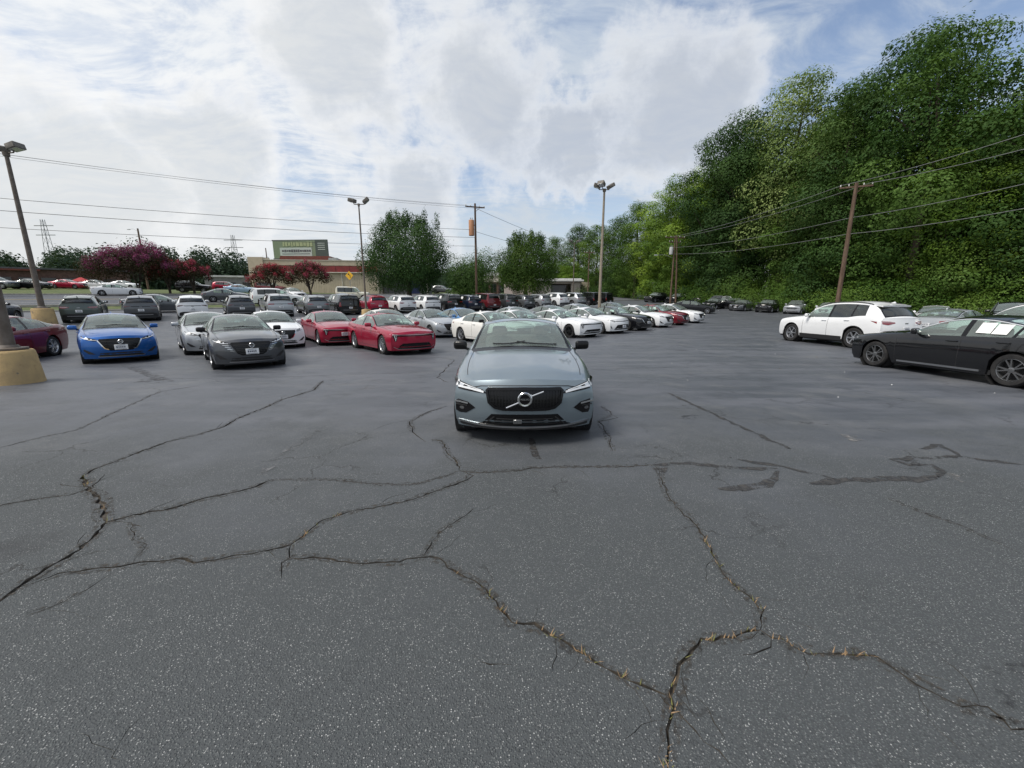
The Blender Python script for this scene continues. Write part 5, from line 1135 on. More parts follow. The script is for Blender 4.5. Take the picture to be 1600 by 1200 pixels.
def seat_mesh():
    m = MB()
    for c, d, r in (((0, 0, .30), (.50, .50, .16), .05), ((-.30, 0, .62), (.16, .48, .60), .06), ((-.35, 0, 1.01), (.10, .25, .17), .045)):
        m.add(*rounded_box(c, d, r))
    m.tube([(-.35, .06, .85), (-.35, .06, .97)], .01, 6); m.tube([(-.35, -.06, .85), (-.35, -.06, .97)], .01, 6)
    return m.mesh('seat', 40)
def bench_mesh():
    m = MB()
    for c, d, r in (((0, 0, .30), (.50, 1.24, .16), .05), ((-.30, 0, .60), (.16, 1.24, .55), .06), ((-.33, .36, .94), (.09, .24, .15), .04), ((-.33, -.36, .94), (.09, .24, .15), .04)):
        m.add(*rounded_box(c, d, r))
    return m.mesh('rear_seat', 40)
SEAT = seat_mesh(); BENCH = bench_mesh()
for q in (SEAT, BENCH): q.materials.append(M('upholstery'))

def mirror_mesh(S, P):
    m = MB(); vs, fs = rounded_box((0, .14, .03), (.12, .22, .14), .045, 3); m.add([(x - .18 * (y - .14) , y, z) for x, y, z in vs], fs, 0)
    m.add(*rounded_box((-.058, .14, .03), (.012, .18, .10), .004, 1), 2)
    m.add([(.03, 0, -.02), (-.03, 0, -.02), (-.03, 0, -.06), (.03, 0, -.06), (.02, .08, .0), (-.03, .08, .0), (-.03, .08, -.035), (.02, .08, -.035)], [(0, 1, 2, 3), (7, 6, 5, 4), (0, 4, 5, 1), (1, 5, 6, 2), (2, 6, 7, 3), (3, 7, 4, 0)], 1)
    return m.mesh('mirror', 45)
MIRROR = mirror_mesh(None, None)
for k in ('gloss_black', 'plastic_black', 'chrome'): MIRROR.materials.append(M(k))
def mirrored(me):
    c = me.copy(); 
    for v in c.vertices: v.co.y = -v.co.y
    c.flip_normals(); return c
MIRROR_R = mirrored(MIRROR)
def handle_mesh():
    m = MB(); m.add(*rounded_box((0, .022, 0), (.22, .022, .028), .01, 2)); m.add(*rounded_box((-.08, .008, 0), (.03, .03, .02), .004, 1)); m.add(*rounded_box((.08, .008, 0), (.03, .03, .02), .004, 1))
    return m.mesh('door_handle', 45)
HANDLE = handle_mesh(); HANDLE.materials.append(M('gloss_black')); HANDLE_R = mirrored(HANDLE)

# front faces: every entry lays plates on the nose. (part, material, [polygons or strips], off)
# polygons in (y, z) for the car's left half are mirrored when sym
def scale_poly(poly, ky, kz, dz=0.0): return [(a * ky, b * kz + dz) for a, b in poly]
def circle(c, r, n=20): return [(c[0] + r * math.cos(2 * math.pi * k / n), c[1] + r * math.sin(2 * math.pi * k / n)) for k in range(n)]

def lamp(PR, face, outline, strips=(), dots=(), base='gloss_black', glow='lamp_white'):
    """one lamp: dark bowl plate, bright light guides and reflector cups"""
    m = MB(); PR.lay(m, face, outline, .008, .03, 0, .06)
    for line, w in strips: PR.strip(m, face, line, w, .014, .02, 1, .04)
    for c, r in dots: PR.lay(m, face, circle(c, r, 12), .013, .02, 2, .05)
    return m, [base, glow, 'lamp_silver']

def both(fn):
    return [fn(1), fn(-1)]
def sy(poly, s): return [(a * s, b) for a, b in poly] if s > 0 else [(a * s, b) for a, b in poly][::-1]

def plate(PR, face, z, back=True, w=.15, h=.075, tilt=0):
    """licence plate with frame, dealer name as illegible strokes"""
    m = MB(); c, d = PR.hit(face, 0, z); x = c.x - d.x * .02
    m.add(*rounded_box((x, 0, z), (.012, 2 * w, 2 * h), .005, 1), 0)
    k = -d.x * .0075
    m.box((x + k, 0, z + h * .72), (.003, w * 1.2, .012), 1); m.box((x + k, 0, z - h * .75), (.003, w * 1.5, .010), 1)
    rng = random.Random(int(z * 1000)); y = -w * .62
    while y < w * .6:
        ww = rng.uniform(.018, .032); m.box((x + k, y, z), (.003, ww, rng.uniform(.035, .05)), 1); y += ww + .014
    return ('licence_plate', m, ['plate_white', 'plate_ink'])

def text_mesh(txt, size, depth=.002, bold=0.0):
    cu = bpy.data.curves.new('lettering', 'FONT'); cu.body = txt; cu.size = size; cu.extrude = depth; cu.align_x = 'CENTER'; cu.align_y = 'CENTER'; cu.offset = bold; cu.resolution_u = 2
    o = bpy.data.objects.new('lettering', cu); COL.objects.link(o)
    bpy.context.view_layer.update()
    me = bpy.data.meshes.new_from_object(o.evaluated_get(bpy.context.evaluated_depsgraph_get()))
    bpy.data.objects.remove(o); bpy.data.curves.remove(cu); return me
def add_text(mb, txt, size, mat4, mi=0, bold=0.0):
    me = text_mesh(txt, size, .0015, bold)
    mb.add([mat4 @ v.co for v in me.vertices], [tuple(p.vertices) for p in me.polygons], mi); bpy.data.meshes.remove(me)

# ---- fronts: return [(part name, MB, materials, sub-parts)]
class Squash:
    """lays everything with heights and widths scaled to a lower nose"""
    def __init__(s, PR, ky, kz): s.p, s.ky, s.kz = PR, ky, kz
    def m(s, q): return [(a * (s.ky if abs(a) < .56 else 1 - (1 - s.ky) * max(0, (.9 - abs(a)) / .34)), .2 + (b - .2) * s.kz) for a, b in q]
    def lay(s, mb, face, poly, *a, **k): s.p.lay(mb, face, s.m(poly), *a, **k)
    def strip(s, mb, face, line, *a, **k): s.p.strip(mb, face, s.m(line), *a, **k)
    def hit(s, face, a, b): return s.p.hit(face, a, .2 + (b - .2) * s.kz)
def front_ring(PR0, S):
    PR = Squash(PR0, .84, .845); out = []
    g = [(.30, .485), (.42, .505), (.505, .575), (.535, .74), (.505, .765), (0, .775)]
    outline = g + mir(g[:-1])
    m = MB(); PR.lay(m, 'front', outline, .012, .03, 0, .07)
    # raised surround
    ring = outline + [outline[0]]
    PR.strip(m, 'front', ring, .030, .030, .02, 1, .05)
    subs = []
    # lattice of upright teeth and cross bars
    bars = MB()
    for k in range(-11, 12):
        y = k * .044
        zt, zb = .755, .50 if abs(y) < .36 else .50 + (abs(y) - .36) * .55
        PR.strip(bars, 'front', [(y, zb + .01), (y, zt)], .010, .022, .01, 0, .08)
    for z in (.545, .585, .625, .665, .705, .742):
        w = .48 if z > .57 else .43
        PR.strip(bars, 'front', [(-w, z), (w, z)], .006, .019, .008, 0, .08)
    subs.append(('grille_bars', bars, ['gloss_black'], []))
    # ring badge with a slanted bar, and its name plate
    bd = MB(); c, d = PR.hit('front', 0, .635); x = c.x + .045; zc_ = .2 + (.635 - .2) * .845; B = lambda y, z: (x, y * .92, zc_ + (z - .635) * .86)
    bd.lathe([(.082, -.010), (.086, .004), (.078, .012), (.062, .010), (.058, -.006)], 32, 'x', 0, (x, 0, zc_))
    bd.lathe([(.06, .0), (.0, .001)], 24, 'x', 1, (x - .002, 0, zc_))
    sl = []
    for y, z in ((-.235, .745), (-.066, .672)): sl.append((x - .006, y, z))     # upper bar: towards car's right (image right is car's left)
    out_bar = MB()
    bd.tube([B(.235, .745), B(.060, .672)], .010, 6, 0)
    bd.tube([B(-.060, .600), B(-.235, .520)], .010, 6, 0)
    bd.tube([B(.040, .705), B(.078, .690), B(.078, .712)], .010, 6, 0)
    bd.box((x + .002, 0, zc_), (.008, .128, .034), 1)
    add_text(bd, 'VOLVO', .032, Matrix.Translation((x + .007, 0, zc_)) @ Matrix(((0, 0, 1, 0), (1, 0, 0, 0), (0, 1, 0, 0), (0, 0, 0, 1))), 0, .0006)
    subs.append(('emblem', bd, ['chrome', 'gloss_black'], []))
    out.append(('grille', m, ['gloss_black', 'gloss_black'], subs))
    for s in (1, -1):
        o = sy([(.53, .690), (.585, .742), (.74, .80), (.87, .855), (.895, .83), (.885, .745), (.78, .715), (.66, .70)], s)
        m, mt = lamp(PR, 'front', o, [(sy([(.575, .712), (.70, .742), (.86, .770)], s), .022), (sy([(.835, .835), (.85, .765)], s), .020), (sy([(.60, .735), (.74, .785), (.845, .825)], s), .008)], [((.80 * s, .79), .022), ((.73 * s, .757), .02)])
        out.append(('headlight', m, mt, []))
        m = MB(); PR.lay(m, 'front', sy([(.665, .475), (.74, .55), (.875, .585), (.88, .375), (.76, .385)], s), .006, .03, 0, .06)
        PR.strip(m, 'front', sy([(.74, .53), (.865, .548)], s), .020, .014, .02, 1, .05)
        PR.lay(m, 'front', circle((.80 * s, .455), .022, 12), .010, .02, 3, .05)
        PR.strip(m, 'front', sy([(.75, .495), (.855, .50)], s), .008, .013, .02, 2, .05)
        out.append(('bumper_vent', m, ['gloss_black', 'chrome', 'plastic_black', 'rim_grey'], []))
    lo = [(.66, .232), (.60, .262), (.47, .405), (0, .412)]
    m = MB(); PR.lay(m, 'front', lo + mir(lo[:-1]) + [(0, .225)][:0], .006, .03, 0, .07)
    for z in (.275, .31, .345): PR.strip(m, 'front', [(-.40 - (.345 - z), z), (.40 + (.345 - z), z)], .008, .014, .01, 1, .08)
    for s in (1, -1): PR.strip(m, 'front', sy([(.43, .37), (.565, .262)], s), .012, .014, .02, 1)
    c, d = PR.hit('front', 0, .315); m.add(*rounded_box((c.x + .02, -.085, .295), (.02, .105, .052), .006, 1), 2)
    out.append(('lower_intake', m, ['gloss_black', 'plastic_black', 'rim_grey'], []))
    m = MB(); PR.strip(m, 'front', [(-.86, .262), (-.60, .222), (0, .212), (.60, .222), (.86, .262)], .022, .018, .03, 0, .06)
    out.append(('bumper_trim', m, ['satin_metal'], []))
    m = MB(); PR0.strip(m, 'front', [(-.84, .215), (-.60, .192), (0, .187), (.60, .192), (.84, .215)], .026, .010, .03, 0, .06); out.append(('bumper_lip', m, ['plastic_black'], []))
    m = MB(); PR0.strip(m, 'front', [(-.66, .665), (-.52, .698), (-.3, .712), (0, .716), (.3, .712), (.52, .698), (.66, .665)], .009, .003, .02, 0, .05); out.append(('hood_seam', m, ['plastic_black'], []))
    return out
def front_v(PR, S, chrome=True, slats=0, low=False):
    """V-shaped grille with bright arms, slim lamps running into it"""
    k = S['W'] / 1.8; out = []
    g = [(.24, .40), (.33, .45), (.47, .70), (.44, .745), (0, .76)]; g = scale_poly(g, k, 1)
    m = MB(); PR.lay(m, 'front', g + mir(g[:-1]), .008, .03, 0, .07)
    for z in np.arange(.45, .72, .045): w = (.26 + (z - .42) * .55) * k; PR.strip(m, 'front', [(-w, z), (w, z)], .010, .016, .01, 1, .09)
    subs = []
    if chrome:
        ch = MB()
        for s in (1, -1):
            PR.strip(ch, 'front', sy(scale_poly([(.485, .715), (.40, .55), (.345, .465), (.27, .44)], k, 1), s), .026, .020, .02, 0, .05)
        subs.append(('grille_trim', ch, ['chrome'], []))
    if slats:
        ch = MB()
        for s in (1, -1):
            for q in range(slats):
                z = .66 - q * .052; y = .50 - q * .035
                PR.strip(ch, 'front', sy([(y, z), (y + .13 - q * .012, z + .022)], s), .012, .014, .02, 0, .05)
        subs.append(('grille_trim', ch, ['chrome'], []))
    bd = MB(); c, d = PR.hit('front', 0, .655); x = c.x + .03
    bd.lathe([(.058, -.008), (.062, .0), (.056, .008), (.048, .006)], 24, 'x', 0, (x, 0, .66)); bd.box((x, 0, .66), (.010, .15, .020), 0)
    subs.append(('emblem', bd, ['chrome'], []))
    out.append(('grille', m, ['gloss_black', 'plastic_black'], subs))
    for s in (1, -1):
        o = sy(scale_poly([(.47, .695), (.56, .685), (.70, .725), (.83, .80), (.80, .835), (.66, .795), (.50, .735)], k, 1), s)
        m, mt = lamp(PR, 'front', o, [(sy(scale_poly([(.50, .715), (.64, .725), (.80, .795)], k, 1), s), .014)], [((.60 * s * k, .735), .020), ((.68 * s * k, .762), .022)])
        out.append(('headlight', m, mt, []))
        m = MB(); PR.lay(m, 'front', sy(scale_poly([(.56, .30), (.70, .31), (.80, .42), (.78, .46), (.66, .38)], k, 1), s), .005, .03, 0, .06)
        out.append(('bumper_vent', m, ['plastic_black'], []))
    lo = scale_poly([(.50, .235), (.46, .34), (0, .35)], k, 1)
    m = MB(); PR.lay(m, 'front', lo + mir(lo[:-1]), .005, .03, 0, .08); PR.strip(m, 'front', [(-.52, .225), (.52, .225)], .02, .012, .03, 1, .08)
    out.append(('lower_intake', m, ['plastic_black', 'satin_metal'], []))
    return out
def front_slim(PR, S):
    """thin dark band under the hood edge, upright boomerang lamps, wide low intake"""
    k = S['W'] / 1.85; out = []
    m = MB(); g = scale_poly([(.64, .655), (.64, .70), (.30, .690), (0, .685)], k, 1); g2 = g + mir(g[:-1])
    PR.lay(m, 'front', g + [(-a, b) for a, b in g[:-1]][::-1] , .006, .03, 0, .08)
    PR.strip(m, 'front', scale_poly([(-.66, .716), (-.3, .708), (.3, .708), (.66, .716)], k, 1), .012, .010, .02, 1, .08)
    bd = MB(); c, d = PR.hit('front', 0, .745); 
    for q in range(5): bd.box((c.x + .012, (q - 2) * .034, .745), (.008, .007, .034), 0, Matrix.Rotation((.35 if q % 2 else -.35), 3, 'X'))
    out.append(('grille', m, ['gloss_black', 'satin_metal'], [('emblem', bd, ['chrome'], [])]))
    for s in (1, -1):
        o = sy(scale_poly([(.64, .72), (.655, .64), (.69, .50), (.745, .49), (.775, .62), (.86, .74), (.84, .755), (.75, .735)], k, 1), s)
        m, mt = lamp(PR, 'front', o, [(sy(scale_poly([(.65, .715), (.75, .715), (.84, .74)], k, 1), s), .012), (sy(scale_poly([(.755, .70), (.73, .60), (.715, .51)], k, 1), s), .010)], [((.70 * s * k, .65), .02), ((.70 * s * k, .59), .02)])
        out.append(('headlight', m, mt, []))
    lo = scale_poly([(.66, .225), (.60, .33), (.50, .415), (0, .425)], k, 1)
    m = MB(); PR.lay(m, 'front', lo + mir(lo[:-1]), .005, .03, 0, .08)
    for z in (.27, .31, .35): PR.strip(m, 'front', [(-.46, z), (.46, z)], .010, .012, .01, 1, .1)
    out.append(('lower_intake', m, ['gloss_black', 'plastic_black'], []))
    m = MB(); PR.strip(m, 'front', scale_poly([(-.78, .30), (-.64, .225), (0, .215), (.64, .225), (.78, .30)], k, 1), .016, .012, .03, 0, .07)
    out.append(('bumper_trim', m, ['satin_metal'], []))
    return out
def front_trap(PR, S):
    """slim lamps joined by a narrow slot above a wide black trapezoid grille"""
    k = S['W'] / 1.85; out = []
    g = scale_poly([(.62, .235), (.60, .32), (.46, .50), (0, .52)], k, 1); m = MB(); PR.lay(m, 'front', g + mir(g[:-1]), .006, .03, 0, .08)
    for z in np.arange(.27, .50, .04): w = (.60 - max(0, z - .32) * .75) * k; PR.strip(m, 'front', [(-w, z), (w, z)], .012, .013, .01, 1, .1)
    PR.strip(m, 'front', [(-.52, .70), (0, .69), (.52, .70)], .035, .008, .02, 0, .08)
    bd = MB(); c, d = PR.hit('front', 0, .70); bd.lathe([(.05, -.006), (.055, .002), (.045, .006)], 20, 'x', 0, (c.x + .015, 0, .70)); bd.box((c.x + .015, 0, .715), (.008, .03, .06), 0)
    out.append(('grille', m, ['gloss_black', 'plastic_black'], [('emblem', bd, ['chrome'], [])]))
    for s in (1, -1):
        o = sy(scale_poly([(.50, .685), (.64, .655), (.74, .71), (.87, .79), (.80, .79), (.62, .73)], k, 1), s)
        m, mt = lamp(PR, 'front', o, [(sy(scale_poly([(.53, .697), (.66, .71), (.82, .775)], k, 1), s), .012)], [((.66 * s * k, .69), .018)])
        out.append(('headlight', m, mt, []))
        m = MB(); PR.lay(m, 'front', sy(scale_poly([(.70, .27), (.80, .34), (.82, .47), (.79, .47), (.74, .35)], k, 1), s), .005, .03, 0, .06)
        out.append(('bumper_vent', m, ['plastic_black'], []))
    return out
def front_suv(PR, S):
    k = S['W'] / 1.85; dz = S['belt'][0][1] - .78; out = []
    g = [(a * k, b + dz) for a, b in [(.40, .50), (.54, .58), (.52, .70), (0, .71)]]; m = MB(); PR.lay(m, 'front', g + mir(g[:-1]), .008, .03, 0, .08)
    for z in (.55, .60, .65): PR.strip(m, 'front', [(-.45, z + dz), (.45, z + dz)], .014, .018, .01, 1, .1)
    bd = MB(); c, d = PR.hit('front', 0, .64 + dz); bd.box((c.x + .02, 0, .64 + dz), (.012, .15, .05), 0)
    out.append(('grille', m, ['gloss_black', 'satin_metal'], [('emblem', bd, ['chrome'], [])]))
    for s in (1, -1):
        o = sy([(a * k, b + dz) for a, b in [(.56, .60), (.80, .64), (.86, .72), (.56, .70)]], s)
        m, mt = lamp(PR, 'front', o, [(sy([(.58 * k, .68 + dz), (.83 * k, .70 + dz)], s), .016)], [((.66 * s * k, .65 + dz), .024), ((.75 * s * k, .665 + dz), .024)])
        out.append(('headlight', m, mt, []))
    lo = [(.70 * k, .27), (.62 * k, .42), (0, .42)]; m = MB(); PR.lay(m, 'front', lo + mir(lo[:-1]), .006, .03, 0, .09); PR.strip(m, 'front', [(-.55, .30), (.55, .30)], .03, .014, .03, 1, .09)
    out.append(('lower_intake', m, ['plastic_black', 'satin_metal'], []))
    return out

# ---- rears
def rear_sedan(PR, S, z0=.86):
    k = S['W'] / 1.85; out = []
    for s in (1, -1):
        m = MB(); o = sy([(a * k, b) for a, b in [(.42, z0 - .02), (.66, z0 - .06), (.85, z0 - .02), (.86, z0 + .06), (.60, z0 + .07), (.42, z0 + .04)]], s)
        PR.lay(m, 'rear', o, .008, .03, 0, .07); PR.strip(m, 'rear', sy([(.46 * k, z0 + .02), (.82 * k, z0 + .03)], s), .014, .013, .02, 1, .06)
        out.append(('taillight', m, ['tail_red', 'tail_dark'], []))
    lo = [(.66 * k, .27), (.60 * k, .40), (0, .40)]; m = MB(); PR.lay(m, 'rear', lo + mir(lo[:-1]), .006, .03, 0, .09)
    out.append(('rear_valance', m, ['plastic_black'], []))
    out.append(plate(PR, 'rear', z0 - .12) + ([],))
    return out
def rear_suv(PR, S, style='wedge'):
    k = S['W'] / 1.85; zb = S['belt'][-1][1]; out = []
    for s in (1, -1):
        m = MB()
        if style == 'wedge': o = [(.40, zb - .11), (.62, zb - .17), (.84, zb - .13), (.87, zb - .04), (.55, zb - .05), (.40, zb - .08)]
        elif style == 'slim': o = [(.50, zb - .07), (.70, zb - .12), (.85, zb - .16), (.84, zb - .04), (.50, zb - .04)]
        elif style == 'tall': o = [(.70, zb - .36), (.86, zb - .36), (.87, zb - .02), (.72, zb - .02)]
        else: o = [(.45, zb - .13), (.86, zb - .15), (.86, zb - .06), (.45, zb - .05)]
        PR.lay(m, 'rear', sy([(a * k, b) for a, b in o], s), .009, .03, 0, .07)
        if style == 'wedge': PR.strip(m, 'rear', sy([(.46 * k, zb - .09), (.82 * k, zb - .09)], s), .012, .014, .02, 1, .06)
        out.append(('taillight', m, ['tail_red' if style != 'slim' else 'tail_dark', 'lamp_silver'], []))
    lo = [(.80 * k, .28), (.76 * k, .50), (.58 * k, .56), (0, .57)]; m = MB(); PR.lay(m, 'rear', lo + mir(lo[:-1]), .007, .03, 0, .1)
    PR.strip(m, 'rear', [(-.56 * k, .43), (.56 * k, .43)], .030, .016, .03, 1, .09)
    out.append(('rear_bumper', m, ['plastic_black', 'satin_metal'], []))
    if style in ('slim', 'bar'):
        m = MB(); PR.strip(m, 'rear', [(-.48 * k, zb - .085), (.48 * k, zb - .085)], .035, .008, .02, 0, .09); out.append(('tailgate_trim', m, ['gloss_black'], []))
    bd = MB(); c, d = PR.hit('rear', 0, zb - .10); bd.box((c.x - .012, 0, zb - .115), (.008, .13, .04), 0); out.append(('emblem', bd, ['chrome'], []))
    out.append(plate(PR, 'rear', zb - .32 if style != 'tall' else .62) + ([],))
    return out

TEMPLATES = {}
def template(key, mdl, front, rear, wheel='twin', far=False, dark_rear=False, rails=False, fin=True, spoiler=False, arch=False, chrome_dlo=False, sill_chrome=False, fplate=None, hood_crease=False):
    S = MODELS[mdl]; verts, reg = body_parts(S); PR = Projector(verts, reg, S); half = S['L'] / 2; parts = []
    def add(name, me, mats, loc=None, kids=()):
        if len(me.materials) == 0:
            for q in mats: me.materials.append(PAINTS['white'] if q == 'paint' else M(q))
        parts.append([name, me, mats, loc, list(kids)])
    add('body', sub_mesh('body', verts, reg['body'], 30), ['paint'])
    add('trim', sub_mesh('trim', verts, reg['trim'], 40), ['gloss_black'])
    if 'clad' in reg: add('cladding', sub_mesh('cladding', verts, reg['clad'], 40), ['plastic_black'])
    add('windshield', sub_mesh('windshield', verts, reg['windshield'], 60), ['glass'])
    add('rear_window', sub_mesh('rear_window', verts, reg['rear_window'], 60), ['privacy_glass' if dark_rear else 'glass'])
    nwin = len(S['win'])
    for q in range(nwin):
        for sd_ in 'LR':
            add('side_window', sub_mesh('side_window', verts, reg['win%d%s' % (q, sd_)], 60), ['privacy_glass' if dark_rear and q > 0 else 'glass'])
    # floor pan and wheel wells
    m = MB(); W2 = S['W'] / 2
    m.box((0, 0, (S['sill'] + .30) / 2 + .05), (S['L'] - .55, S['W'] - .54, .30), 0)
    m.box((0, 0, S['sill'] + .06), (S['xr'] - S['xf'] - 2 * S['R'] - .16, S['W'] - .14, .10), 0)
    for xc in (S['xf'], S['xr']):
        m.lathe([(S['R'] + S['lip'] + .03, -.13), (S['R'] + S['lip'] + .03, .13)], 20, 'y', 0, (half - xc, W2 - .16, S['R'])); m.lathe([(S['R'] + S['lip'] + .03, -.13), (S['R'] + S['lip'] + .03, .13)], 20, 'y', 0, (half - xc, -W2 + .16, S['R']))
        for s in (1, -1): m.lathe([(S['R'] + S['lip'] + .03, 0), (0, 0)], 20, 'y', 0, (half - xc, s * (W2 - .29), S['R']))
    add('underbody', m.mesh('underbody'), ['plastic_black'])
    if not far or True:
        m = MB(); xd = half - S['ws0'] - .28; zd = pchip(S['belt'])(S['ws0']) - .06
        m.add(*rounded_box((xd, 0, zd), (.62, S['W'] - .36, .14), .05)); m.add(*rounded_box((xd - .32, 0, zd - .22), (.16, .30, .34), .04))
        kids = []
        w = MB(); ring = [(xd - .42 - .05 * math.sin(a), .36 + .18 * math.cos(a), zd + .02 + .16 * math.sin(a)) for a in np.linspace(0, 2 * math.pi, 21)]; w.tube(ring, .014, 6, 0, False); w.box((xd - .40, .36, zd + .02), (.05, .32, .06), 0)
        sw = w.mesh('steering_wheel', 40); sw.materials.append(M('upholstery')); kids.append(('steering_wheel', sw, ['upholstery'], None, []))
        add('dashboard', m.mesh('dashboard', 40), ['upholstery'], None, kids)
        xs = half - (S['win'][0][1] - .42); zs = S['sill'] + .02 + (.10 if S['top'][8][1] > 1.55 else 0)
        for s in (1, -1): add('seat', SEAT, ['upholstery'], Matrix.Translation((xs, .37 * s, zs)))
        add('rear_seat', BENCH, ['upholstery'], Matrix.Translation((half - (S['win'][1][1] - .28), 0, zs)))
    tyre, rim = wheel_mesh(S['R'], wheel)
    for xc in (S['xf'], S['xr']):
        for s in (1, -1):
            rot = Matrix.Identity(4) if s > 0 else Matrix.Rotation(math.pi, 4, 'Z')
            parts.append(['wheel', tyre, ['rubber'], Matrix.Translation((half - xc, s * (W2 - .135), S['R'])) @ rot, [('rim', rim, ['rim', 'rim_back'], None, [])]])
    bl = pchip(S['belt']); xm = half - (S['win'][0][0] + .10)
    for s in (1, -1):
        h, d = PR.hit('left' if s > 0 else 'right', xm, bl(S['win'][0][0]) - .015)
        add('mirror', MIRROR if s > 0 else MIRROR_R, ['mirror', 'plastic_black', 'chrome'], Matrix.Translation((xm, h.y - s * .015, bl(S['win'][0][0]) + .055)))
    for s, face in ((1, 'left'), (-1, 'right')):
        for q in range(min(2, nwin)):
            xh = half - (S['win'][q][1] - .12 + (.05 if q else 0)); zh = bl(S['win'][q][1]) - .115
            h, d = PR.hit(face, xh, zh)
            if h: add('door_handle', HANDLE if s > 0 else HANDLE_R, ['handle'], Matrix.Translation((xh, h.y, zh)))
        m = MB(); zs = S['sill'] + .09; wb = S['win']
        x0, x1, x2 = half - (S['xf'] + S['R'] + .17), half - wb[0][1] - .05, half - (wb[1][1] + .02)
        PR.strip(m, face, [(x0, bl(half - x0) - .05), (x0 - .02, zs)], .009, .0025, .02); PR.strip(m, face, [(x1, bl(half - x1) - .03), (x1, zs)], .009, .0025, .02)
        arc = [(x2, bl(half - x2) - .03), (x2 - .02, .75), (half - (S['xr'] - S['R'] * .75), S['R'] + S['R'] * .95)]; PR.strip(m, face, arc, .009, .0025, .02)
        PR.strip(m, face, [(x0 - .02, zs), (half - (S['xr'] - S['R'] - .10), zs)], .008, .0025, .02)
        if m.f: add('door_seam', m.mesh('door_seam', 40), ['plastic_black'])
        if arch:
            for xc in (S['xf'], S['xr']):
                m = MB(); rr = S['R'] + S['lip'] + .025; PR.strip(m, face, [(half - xc + rr * math.cos(a), S['R'] + rr * math.sin(a)) for a in np.linspace(R(-12), R(192), 24)], .07, .012, .03)
                if m.f: add('arch_trim', m.mesh('arch_trim', 40), ['plastic_black'])
            m = MB(); PR.strip(m, face, [(half - (S['xf'] + S['R'] + .08), S['sill'] + .085), (half - (S['xr'] - S['R'] - .08), S['sill'] + .085)], .17, .010, .03)
            if m.f: add('sill_trim', m.mesh('sill_trim', 40), ['plastic_black'])
        if chrome_dlo:
            st, P, _ = loft(S); m = MB(); line = []
            for i, q in enumerate(st):
                if wb[0][0] - .12 <= q <= wb[-1][1] + .30:
                    x, y, z = P[i][NC - 1]; line.append((half - x, y * s + .006 * s, z))
            m.tube(line, .015, 6); add('window_trim', m.mesh('window_trim', 50), ['bright_trim'])
        if sill_chrome:
            m = MB(); xa, xb = half - (S['xf'] + S['R'] + .28), half - (S['xr'] - S['R'] - .10)
            PR.strip(m, face, [(xa, .315), (xb + .1, .335), (xb - .08, .345)], .030, .012, .02); PR.strip(m, face, [(xa + .02, .245), (xb + .05, .255)], .040, .016, .02)
            add('sill_trim', m.mesh('sill_trim', 40), ['satin_metal'])
    ff = front(PR, S); rr_ = rear(PR, S)
    if fplate: ff.append(plate(PR, 'front', fplate) + ([],))
    for nm, mb, mats, subs in ff + rr_:
        if not mb.f: continue
        kids = []
        for a, b, c, e in subs:
            if b.f:
                me = b.mesh(a, 40); [me.materials.append(M(q)) for q in c]; kids.append((a, me, c, None, []))
        add(nm, mb.mesh(nm, 40), mats, None, kids)
    # hood shut lines
    m = MB(); wd = pchip(S['wid'])
    for s in (1, -1): PR.strip(m, 'top', [(half - q, s * wd(q) * .80) for q in np.linspace(S['bowf'] + .12, S['cowl'], 9)], .008, .002, .02)
    if m.f: add('hood_seam', m.mesh('hood_seam', 40), ['plastic_black'])
    m = MB()
    for s in (1, -1):
        y0 = .55 * s; x0 = half - S['ws0'] + .06; l = []
        for t in np.linspace(0, 1, 7):
            h, d = PR.hit('top', x0 - .10 + .05 * math.sin(t * 3), (y0 - s * .62 * t) if s > 0 else (.05 + y0 * t * .9)); l.append(h + Vector((0, 0, .018)))
        m.tube(l, .010, 5)
    add('wiper', m.mesh('wiper', 40), ['plastic_black'])
    tp = pchip(S['top'])
    if fin:
        m = MB(); xq = half - S['rw0'] + .10; z = tp(S['rw0'] - .10); m.add([(xq, .02, z), (xq, -.02, z), (xq - .16, .03, z - .01), (xq - .16, -.03, z - .01), (xq - .13, .004, z + .055), (xq - .13, -.004, z + .055)], [(0, 2, 4), (1, 5, 3), (0, 4, 5, 1), (2, 3, 5, 4), (0, 1, 3, 2)]); add('antenna_fin', m.mesh('antenna_fin'), ['paint'])
    if rails:
        st, P, _ = loft(S)
        for s in (1, -1):
            m = MB(); line = []
            for i, q in enumerate(st):
                if S['ws1'] - .05 <= q <= S['rw0'] - .08: x, y, z = P[i][NC + 1]; line.append((half - x, (P[i][NC][1] - .03) * s, z + .03))
            line = [(line[0][0] + .05, line[0][1], line[0][2] - .04)] + line + [(line[-1][0] - .05, line[-1][1], line[-1][2] - .04)]; m.tube(line, .018, 6); add('roof_rail', m.mesh('roof_rail', 50), ['rail'])
    if spoiler:
        q = S['rw0']; m = MB(); z = tp(q) - .015; xq = half - q + .12; w = S['wroof'] * .93
        m.add([(xq, w, z + .01), (xq, -w, z + .01), (xq - .26, -w * .97, z - .04), (xq - .26, w * .97, z - .04), (xq, w, z - .05), (xq, -w, z - .05), (xq - .24, -w * .97, z - .085), (xq - .24, w * .97, z - .085), (xq, 0, z + .035), (xq - .26, 0, z - .015)], [(0, 8, 9, 3), (8, 1, 2, 9), (3, 9, 2, 6, 7), (7, 6, 5, 4), (0, 3, 7, 4), (1, 5, 6, 2)]); add('roof_spoiler', m.mesh('roof_spoiler', 60), ['paint'])
    TEMPLATES[key] = (S, parts)

